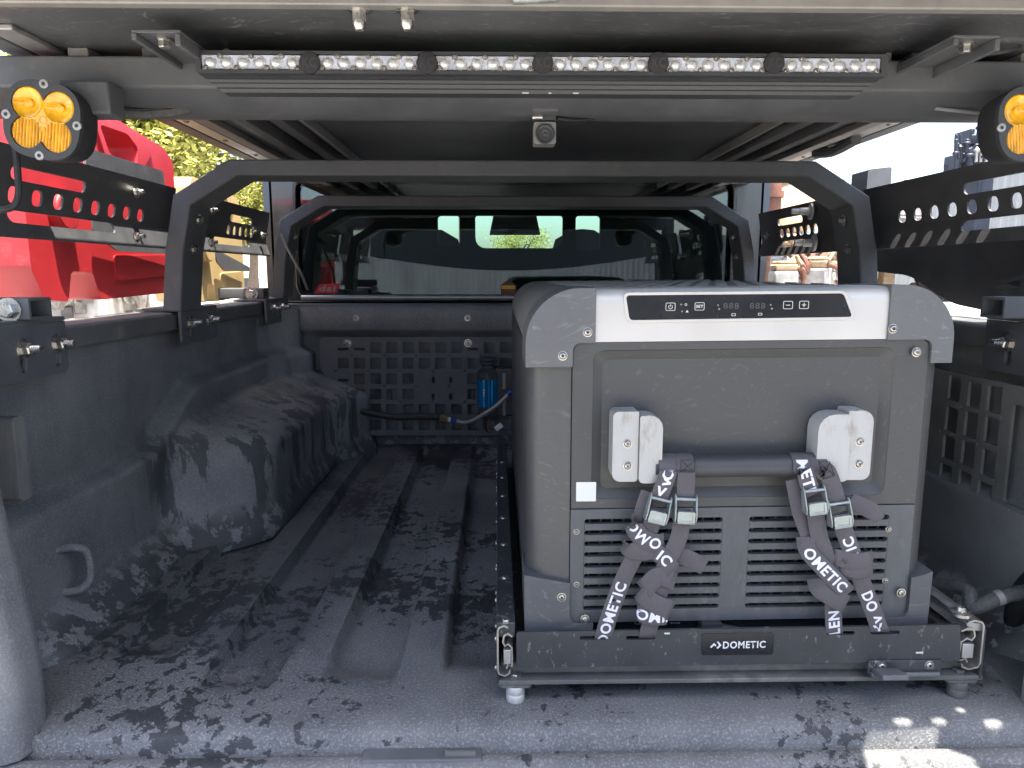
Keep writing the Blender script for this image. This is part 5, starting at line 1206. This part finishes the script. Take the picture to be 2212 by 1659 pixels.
# left yard, seen over the left bed rail
for i, (u, v, y, s, lab) in enumerate(((150, 668, 3.0, 0.50, 'scrap engine nearest the red container, low in the left yard'), (232, 664, 3.2, 0.42, 'small scrap engine half way along the left bed rail'), (318, 660, 3.4, 0.42, 'pale scrap engine just left of the middle hoop'))):
    p = at(u, v+34, y=y); engine('scrap_engine', lab, 'engine', tuple(p), R(20+70*i), s, 11+i, ('castalu', 'castalu', 'iron'), 'scrap engines in the yard')
bm = bmesh.new(); box(bm, (-3.6, 2.7, -0.82), (-1.15, 4.6, 0.36)); wb = tag(finish('work_table', bm, 'castalu', bev=0.01), 'grey steel workbench holding scrap engines in the left yard', 'workbench')
for i, (u, v, y, w_, h_) in enumerate(((452, 640, 4.0, .16, .20), (495, 645, 4.1, .14, .18), (470, 655, 3.8, .12, .12))):
    p = at(u, v, y=y); t = thing('plastic_jug', (p.x, p.y, p.z-h_), ('squat milky plastic jug below the tan container', 'tall milky plastic jug right of the tan container', 'small milky plastic jug in front of two taller jugs')[i], 'jug', 'milky jugs in the left yard')
    bm = bmesh.new(); lathe(bm, [(.001, 0), (w_*.6, 0), (w_*.62, h_*.7), (w_*.45, h_*.9), (w_*.2, h_), (.001, h_)], (p.x, p.y, p.z-h_*.6), (0, 0, 1), 16); finish('jug_body', bm, 'jug', t)
    bm = bmesh.new(); cyl(bm, (p.x, p.y, p.z+h_*.4), (p.x, p.y, p.z+h_*.55), w_*.2, 12); finish('cap', bm, 'redprint', t)
bm = bmesh.new(); box(bm, (-2.9, 3.6, -0.82), (-1.3, 4.6, 0.24)); tag(finish('crate_stack', bm, 'wood', bev=0.01), 'wooden crate the milky jugs stand on', 'crate')
# pale building far on the left
bd = thing('yard_building', (-9.0, 22.0, -0.85), 'pale two storey building far beyond the tan container', 'building')
bm = bmesh.new(); plate(bm, [(-13, -0.85), (-3.0, -0.85), (-3.0, 2.0), (-13, 2.0)], [rrect(x, z, x+.7, z+.62, 0) for x in (-12.2, -10.9, -9.6, -8.3, -7.2, -6.1, -5.0) for z in (-0.2, 1.05)], 20.0, 20.25, XZ); finish('wall', bm, 'stucco', bd, smooth=False)
src = None
for x in (-12.2, -10.9, -9.6, -8.3, -7.2, -6.1, -5.0):
    for z in (-0.2, 1.05):
        p = Vector((x+.35, 20.15, z+.31))
        if src is None:
            bm = bmesh.new(); box(bm, p-Vector((.36, .01, .32)), p+Vector((.36, .01, .32))); src = finish('window', bm, 'winglass', bd, smooth=False); d0 = ORG[src]-p
        else: inst(src, p+d0, bd)
bm = bmesh.new(); box(bm, (-13.1, 19.9, 2.0), (-2.9, 24.0, 2.12)); finish('roof', bm, 'stucco', bd)
bm = bmesh.new(); box(bm, (-7.9, 19.8, 0.68), (-7.1, 19.98, 0.86)); finish('red_sign_band', bm, 'redprint', bd)
# trees
def tree(label, loc, crown, rad, n, seed):
    rnd = random.Random(seed); t = thing('tree', loc, label, 'tree', 'leafy trees beyond the yard')
    L = Vector(loc); Cc = Vector(crown)
    bm = bmesh.new(); tube(bm, [L, L.lerp(Cc, .5)+Vector((.15, 0, 0)), Cc], lambda s: .16*(1-s*.7), 8)
    for k in range(7):
        d = Vector((rnd.uniform(-1, 1), rnd.uniform(-1, 1), rnd.uniform(-.2, .8))); tube(bm, [Cc-Vector((0, 0, .8)), Cc+d*rad*.4, Cc+d*rad*.85], lambda s: .06*(1-s*.8), 6, 4)
    finish('trunk', bm, 'bark', t)
    bm = bmesh.new(); cl = [Cc+Vector((rnd.uniform(-1, 1), rnd.uniform(-1, 1), rnd.uniform(-.6, .7)))*rad*.75 for _ in range(34)]
    for k in range(n):
        c_ = cl[rnd.randrange(len(cl))]; p = c_+Vector((rnd.gauss(0, 1), rnd.gauss(0, 1), rnd.gauss(0, .8)))*rad*.19
        a_ = Vector((rnd.uniform(-1, 1), rnd.uniform(-1, 1), rnd.uniform(-.7, .7))).normalized(); b_ = a_.orthogonal().normalized(); l = rnd.uniform(.03, .065)
        quad(bm, p-a_*l, p+b_*l*.45, p+a_*l, p-b_*l*.45)
    finish('crown', bm, 'leaf', t, smooth=False)
tree('nearer yellow green tree above the red fuel container', (-4.6, 9.5, -0.85), (-4.6, 9.5, 2.35), 1.25, 30000, 3)
tree('farther yellow green tree between the left panels and the cab', (-5.6, 16.0, -0.85), (-5.3, 16.0, 2.0), 1.1, 20000, 5)
tree('distant tree seen through the cab windows', (0.9, 30, -0.85), (0.9, 30, 1.6), 1.2, 4000, 8)
# corrugated fences: behind the camera (reflected in the cab window), on the right, and ahead of the truck
def corrugated(label, p0, p1, z1, pitch=0.09):
    d = Vector(p1)-Vector(p0); n = int(d.length/pitch*4); u_ = d.normalized(); nn = Vector((-u_.y, u_.x, 0))
    t = thing('corrugated_fence', tuple((Vector(p0)+Vector(p1))/2), label, 'fence')
    bm = bmesh.new(); A = []; B = []
    for i in range(n+1):
        p = Vector(p0)+d*i/n + nn*0.018*math.sin(2*PI*i/4)
        A.append(bm.verts.new((p.x, p.y, -0.85))); B.append(bm.verts.new((p.x, p.y, z1+0.02*math.sin(i*0.013))))
    for i in range(n): bm.faces.new((A[i], A[i+1], B[i+1], B[i]))
    finish('corrugated_sheet', bm, 'fence', t, ang=80)
    bm = bmesh.new(); L_ = d.length; k = 0
    src = None
    while k*2.4 < L_:
        p = Vector(p0)+u_*2.4*k - nn*0.08
        if src is None:
            box(bm, (p.x-.035, p.y-.035, -0.85), (p.x+.035, p.y+.035, z1+.1)); src = finish('post', bm, 'rust', t); d0 = ORG[src]-p
        else: inst(src, p+d0, t)
        k += 1
corrugated('tall corrugated steel fence on the right, seen through the panel slots', (4.2, -7, 0), (4.2, 9.5, 0), 1.38)
corrugated('corrugated steel fence behind the camera, mirrored in the cab window', (-9, -7.0, 0), (4.1, -7.0, 0), 1.15)
corrugated('low corrugated fence far ahead, seen through the cab windows', (-6, 34, 0), (8, 34, 0), 0.62, 0.2)
for i, x in enumerate((-1.6, 0.55, 3.1)):
    bm = bmesh.new(); cyl(bm, (x, 32, -0.85), (x, 32, 5.0), 0.09, 8, 0.07); box(bm, (x-.8, 31.95, 4.6), (x+.8, 32.05, 4.7))
    tag(finish('utility_pole', bm, 'bark'), ('left', 'middle', 'right')[i]+' utility pole of three far ahead, seen through the windscreen', 'pole', 'utility poles ahead')
# scrap pile and machinery on the right
bm = bmesh.new()
t = thing('scrap_rack', (2.3, 5.2, -0.85), 'timber and steel rack loaded with scrap right of the cab', 'rack')
for x in (1.55, 2.35, 3.2):
    bm = bmesh.new(); box(bm, (x, 4.4, -0.85), (x+.07, 4.47, 0.62)); finish('upright', bm, 'wood', t, bev=.004)
for z in (0.30, 0.62):
    bm = bmesh.new(); box(bm, (1.45, 4.3, z), (3.4, 5.4, z+.05)); finish('shelf', bm, 'wood' if z < .5 else 'iron', t, bev=.004)
for i, (x, y, z, s, rz, lab) in enumerate(((1.72, 4.7, 0.67, .62, 20, 'dusty scrap engine on the top of the rack beside the brown pipe'), (2.55, 4.8, 0.67, .62, 100, 'scrap engine on the top right of the rack'), (1.75, 4.65, 0.36, .36, 60, 'scrap engine on the lower left shelf of the rack'), (2.2, 4.6, 0.36, .38, 10, 'scrap engine on the lower middle shelf of the rack'), (2.9, 4.7, 0.36, .4, 200, 'scrap engine on the lower right shelf of the rack'))):
    engine('scrap_engine', lab, 'engine', (x, y, z), R(rz), s, 30+i, group='scrap engines in the yard')
a, b = at(1648, 400, y=3.6), at(1684, 480, y=3.6)
bm = bmesh.new(); cyl(bm, ((a.x+b.x)/2, 3.6, b.z-0.3), ((a.x+b.x)/2, 3.6, a.z+0.15), (b.x-a.x)/2, 20); lathe(bm, [((b.x-a.x)*.62, 0), ((b.x-a.x)*.62, .03), (.001, .03)], ((a.x+b.x)/2, 3.6, a.z-0.06), (0, 0, 1), 20)
tag(finish('brown_pipe', bm, 'rust'), 'upright rusty brown pipe beside the cab on the right', 'pipe')
a = at(1725, 440, y=3.7); t = thing('flywheel', tuple(a), 'tan rimmed scrap flywheel lying beside the rusty brown pipe', 'wheel')
bm = bmesh.new(); lathe(bm, [(.14, 0), (.17, .0), (.175, .05), (.14, .06), (.13, .03)], a, (-.5, -1, .7), 28); finish('rim', bm, 'wood', t)
bm = bmesh.new(); Rq = Vector((-.5, -1, .7)).to_track_quat('Z', 'Y').to_matrix()
for k in range(4): box(bm, a+Vector((-.15, -.015, -.01)), a+Vector((.15, .015, .01)), Rq @ Matrix.Rotation(k*PI/4, 3, 'Z'), a)
finish('spoke', bm, 'rust', t)
bm = bmesh.new(); tube(bm, [at(1608, 470, y=3.3), at(1618, 440, y=3.3), at(1628, 405, y=3.3), at(1645, 380, y=3.3)], 0.008, 8)
tag(finish('bent_rod', bm, 'wood'), 'thin bent tan rod leaning between the cab and the brown pipe', 'rod')
for i, (u, v, y, s) in enumerate(((1720, 590, 3.3, .34), (1775, 602, 3.2, .26), (1690, 604, 3.0, .22))):
    p = at(u, v+25, y=y); engine('scrap_casting', ('rusty scrap casting below the far right panel', 'small pale casting by the right hoop leg', 'small scrap casting next to the cab corner')[i], 'casting', tuple(p), R(40*i), s, 50+i, ('castalu', 'wood', 'rust'), 'castings right of the cab')
bm = bmesh.new(); box(bm, (1.05, 2.8, -0.85), (2.6, 3.9, 0.395)); tag(finish('steel_bench', bm, 'castalu', bev=.01), 'pale steel bench under the castings right of the cab', 'bench')
p = at(2110, 400, y=4.0)
mc = thing('control_valve_stack', (p.x, p.y, -0.85), 'dark blue hydraulic machine with levers against the white sky at right', 'machine')
def mb(nm, m, fn):
    bm = bmesh.new(); fn(bm); finish(nm, bm, m, mc, bev=.006)
def bx(b, u0, v0, u1, v1, y0=4.0, d=.15):
    a_, b_ = at(u0, v1, y=y0), at(u1, v0, y=y0); box(b, (a_.x, y0, a_.z), (b_.x, y0+d, b_.z))
mb('pedestal', 'darkmach', lambda b: bx(b, 2065, 366, 2150, 900))
mb('valve_body', 'darkmach', lambda b: [bx(b, 2072, 330, 2106, 368), bx(b, 2102, 310, 2143, 366, 4.01)])
mb('hopper', 'darkmach', lambda b: [bx(b, 2098, 290, 2125, 312, 4.02), bx(b, 2096, 277, 2108, 300, 4.03)])
for u in (2078, 2108, 2118, 2130):
    mb('lever', 'castalu' if u > 2080 else 'darkmach', lambda b: [cyl(b, at(u, 350, y=3.98), at(u+(2 if u > 2080 else -4), 325 if u > 2080 else 290, y=3.98), .008, 8), lathe(b, [(.001, -.02), (.018, 0), (.001, .02)], at(u+(2 if u > 2080 else -4), 325 if u > 2080 else 318, y=3.98), (0, 0, 1), 10)])
for k, (u0, v0, u1, v1, r_) in enumerate(((2062, 372, 2066, 300, .010), (2070, 345, 2066, 290, .006), (2086, 330, 2090, 300, .012), (2112, 300, 2116, 262, .010), (2136, 330, 2141, 296, .014), (2080, 350, 2100, 318, .008), (2120, 340, 2150, 322, .009), (2094, 362, 2092, 320, .016))):
    mb('pipe', 'darkmach', lambda b: [cyl(b, at(u0, v0, y=3.97), at(u1, v1, y=3.97), r_, 10), lathe(b, [(.001, 0), (r_*1.7, .003), (r_*1.7, .02), (.001, .023)], at((u0+u1)/2, (v0+v1)/2, y=3.97), (0, 0, 1), 10)])
mb('hose', 'rubber', lambda b: tube(b, [at(2120, 312, y=3.99), at(2126, 292, y=3.99), at(2138, 290, y=3.99), at(2142, 310, y=3.99)], .012, 8))
bm = bmesh.new(); cyl(bm, at(2043, 700, y=4.05), at(2043, 356, y=4.05), .012, 8); tag(finish('steel_stake', bm, 'darkmach'), 'thin steel stake left of the dark machine at right', 'stake')
# overhead wires ahead
for z in (4.55,):
    bm = bmesh.new(); tube(bm, [(-20, 32, z), (-1.6, 32, z), (0.55, 32, z-.0), (3.1, 32, z), (20, 32, z)], 0.02, 4, 2)
    tag(finish('overhead_wire', bm, 'rubber'), 'overhead wire strung between the utility poles', 'wire')

# awning roll behind the camera, seen mirrored in the cab window
aw = thing('awning', (0.1, -0.9, 0.55), 'dark sagging awning edge behind the camera, mirrored in the cab window', 'awning')
bm = bmesh.new(); n = 24
A = [bm.verts.new((-1.0+2.2*i/n, -0.9, 0.68-0.11*math.sin(PI*i/n))) for i in range(n+1)]; B = [bm.verts.new((-1.0+2.2*i/n, -0.98, 1.02)) for i in range(n+1)]
C_ = [bm.verts.new((v.co.x, v.co.y-0.03, v.co.z)) for v in A]; D_ = [bm.verts.new((v.co.x, v.co.y-0.03, v.co.z)) for v in B]
for a_, b_ in ((A, B), (B, D_), (D_, C_), (C_, A)):
    for i in range(n): bm.faces.new((a_[i], a_[i+1], b_[i+1], b_[i]))
finish('fabric', bm, 'rubber', aw, ang=70)
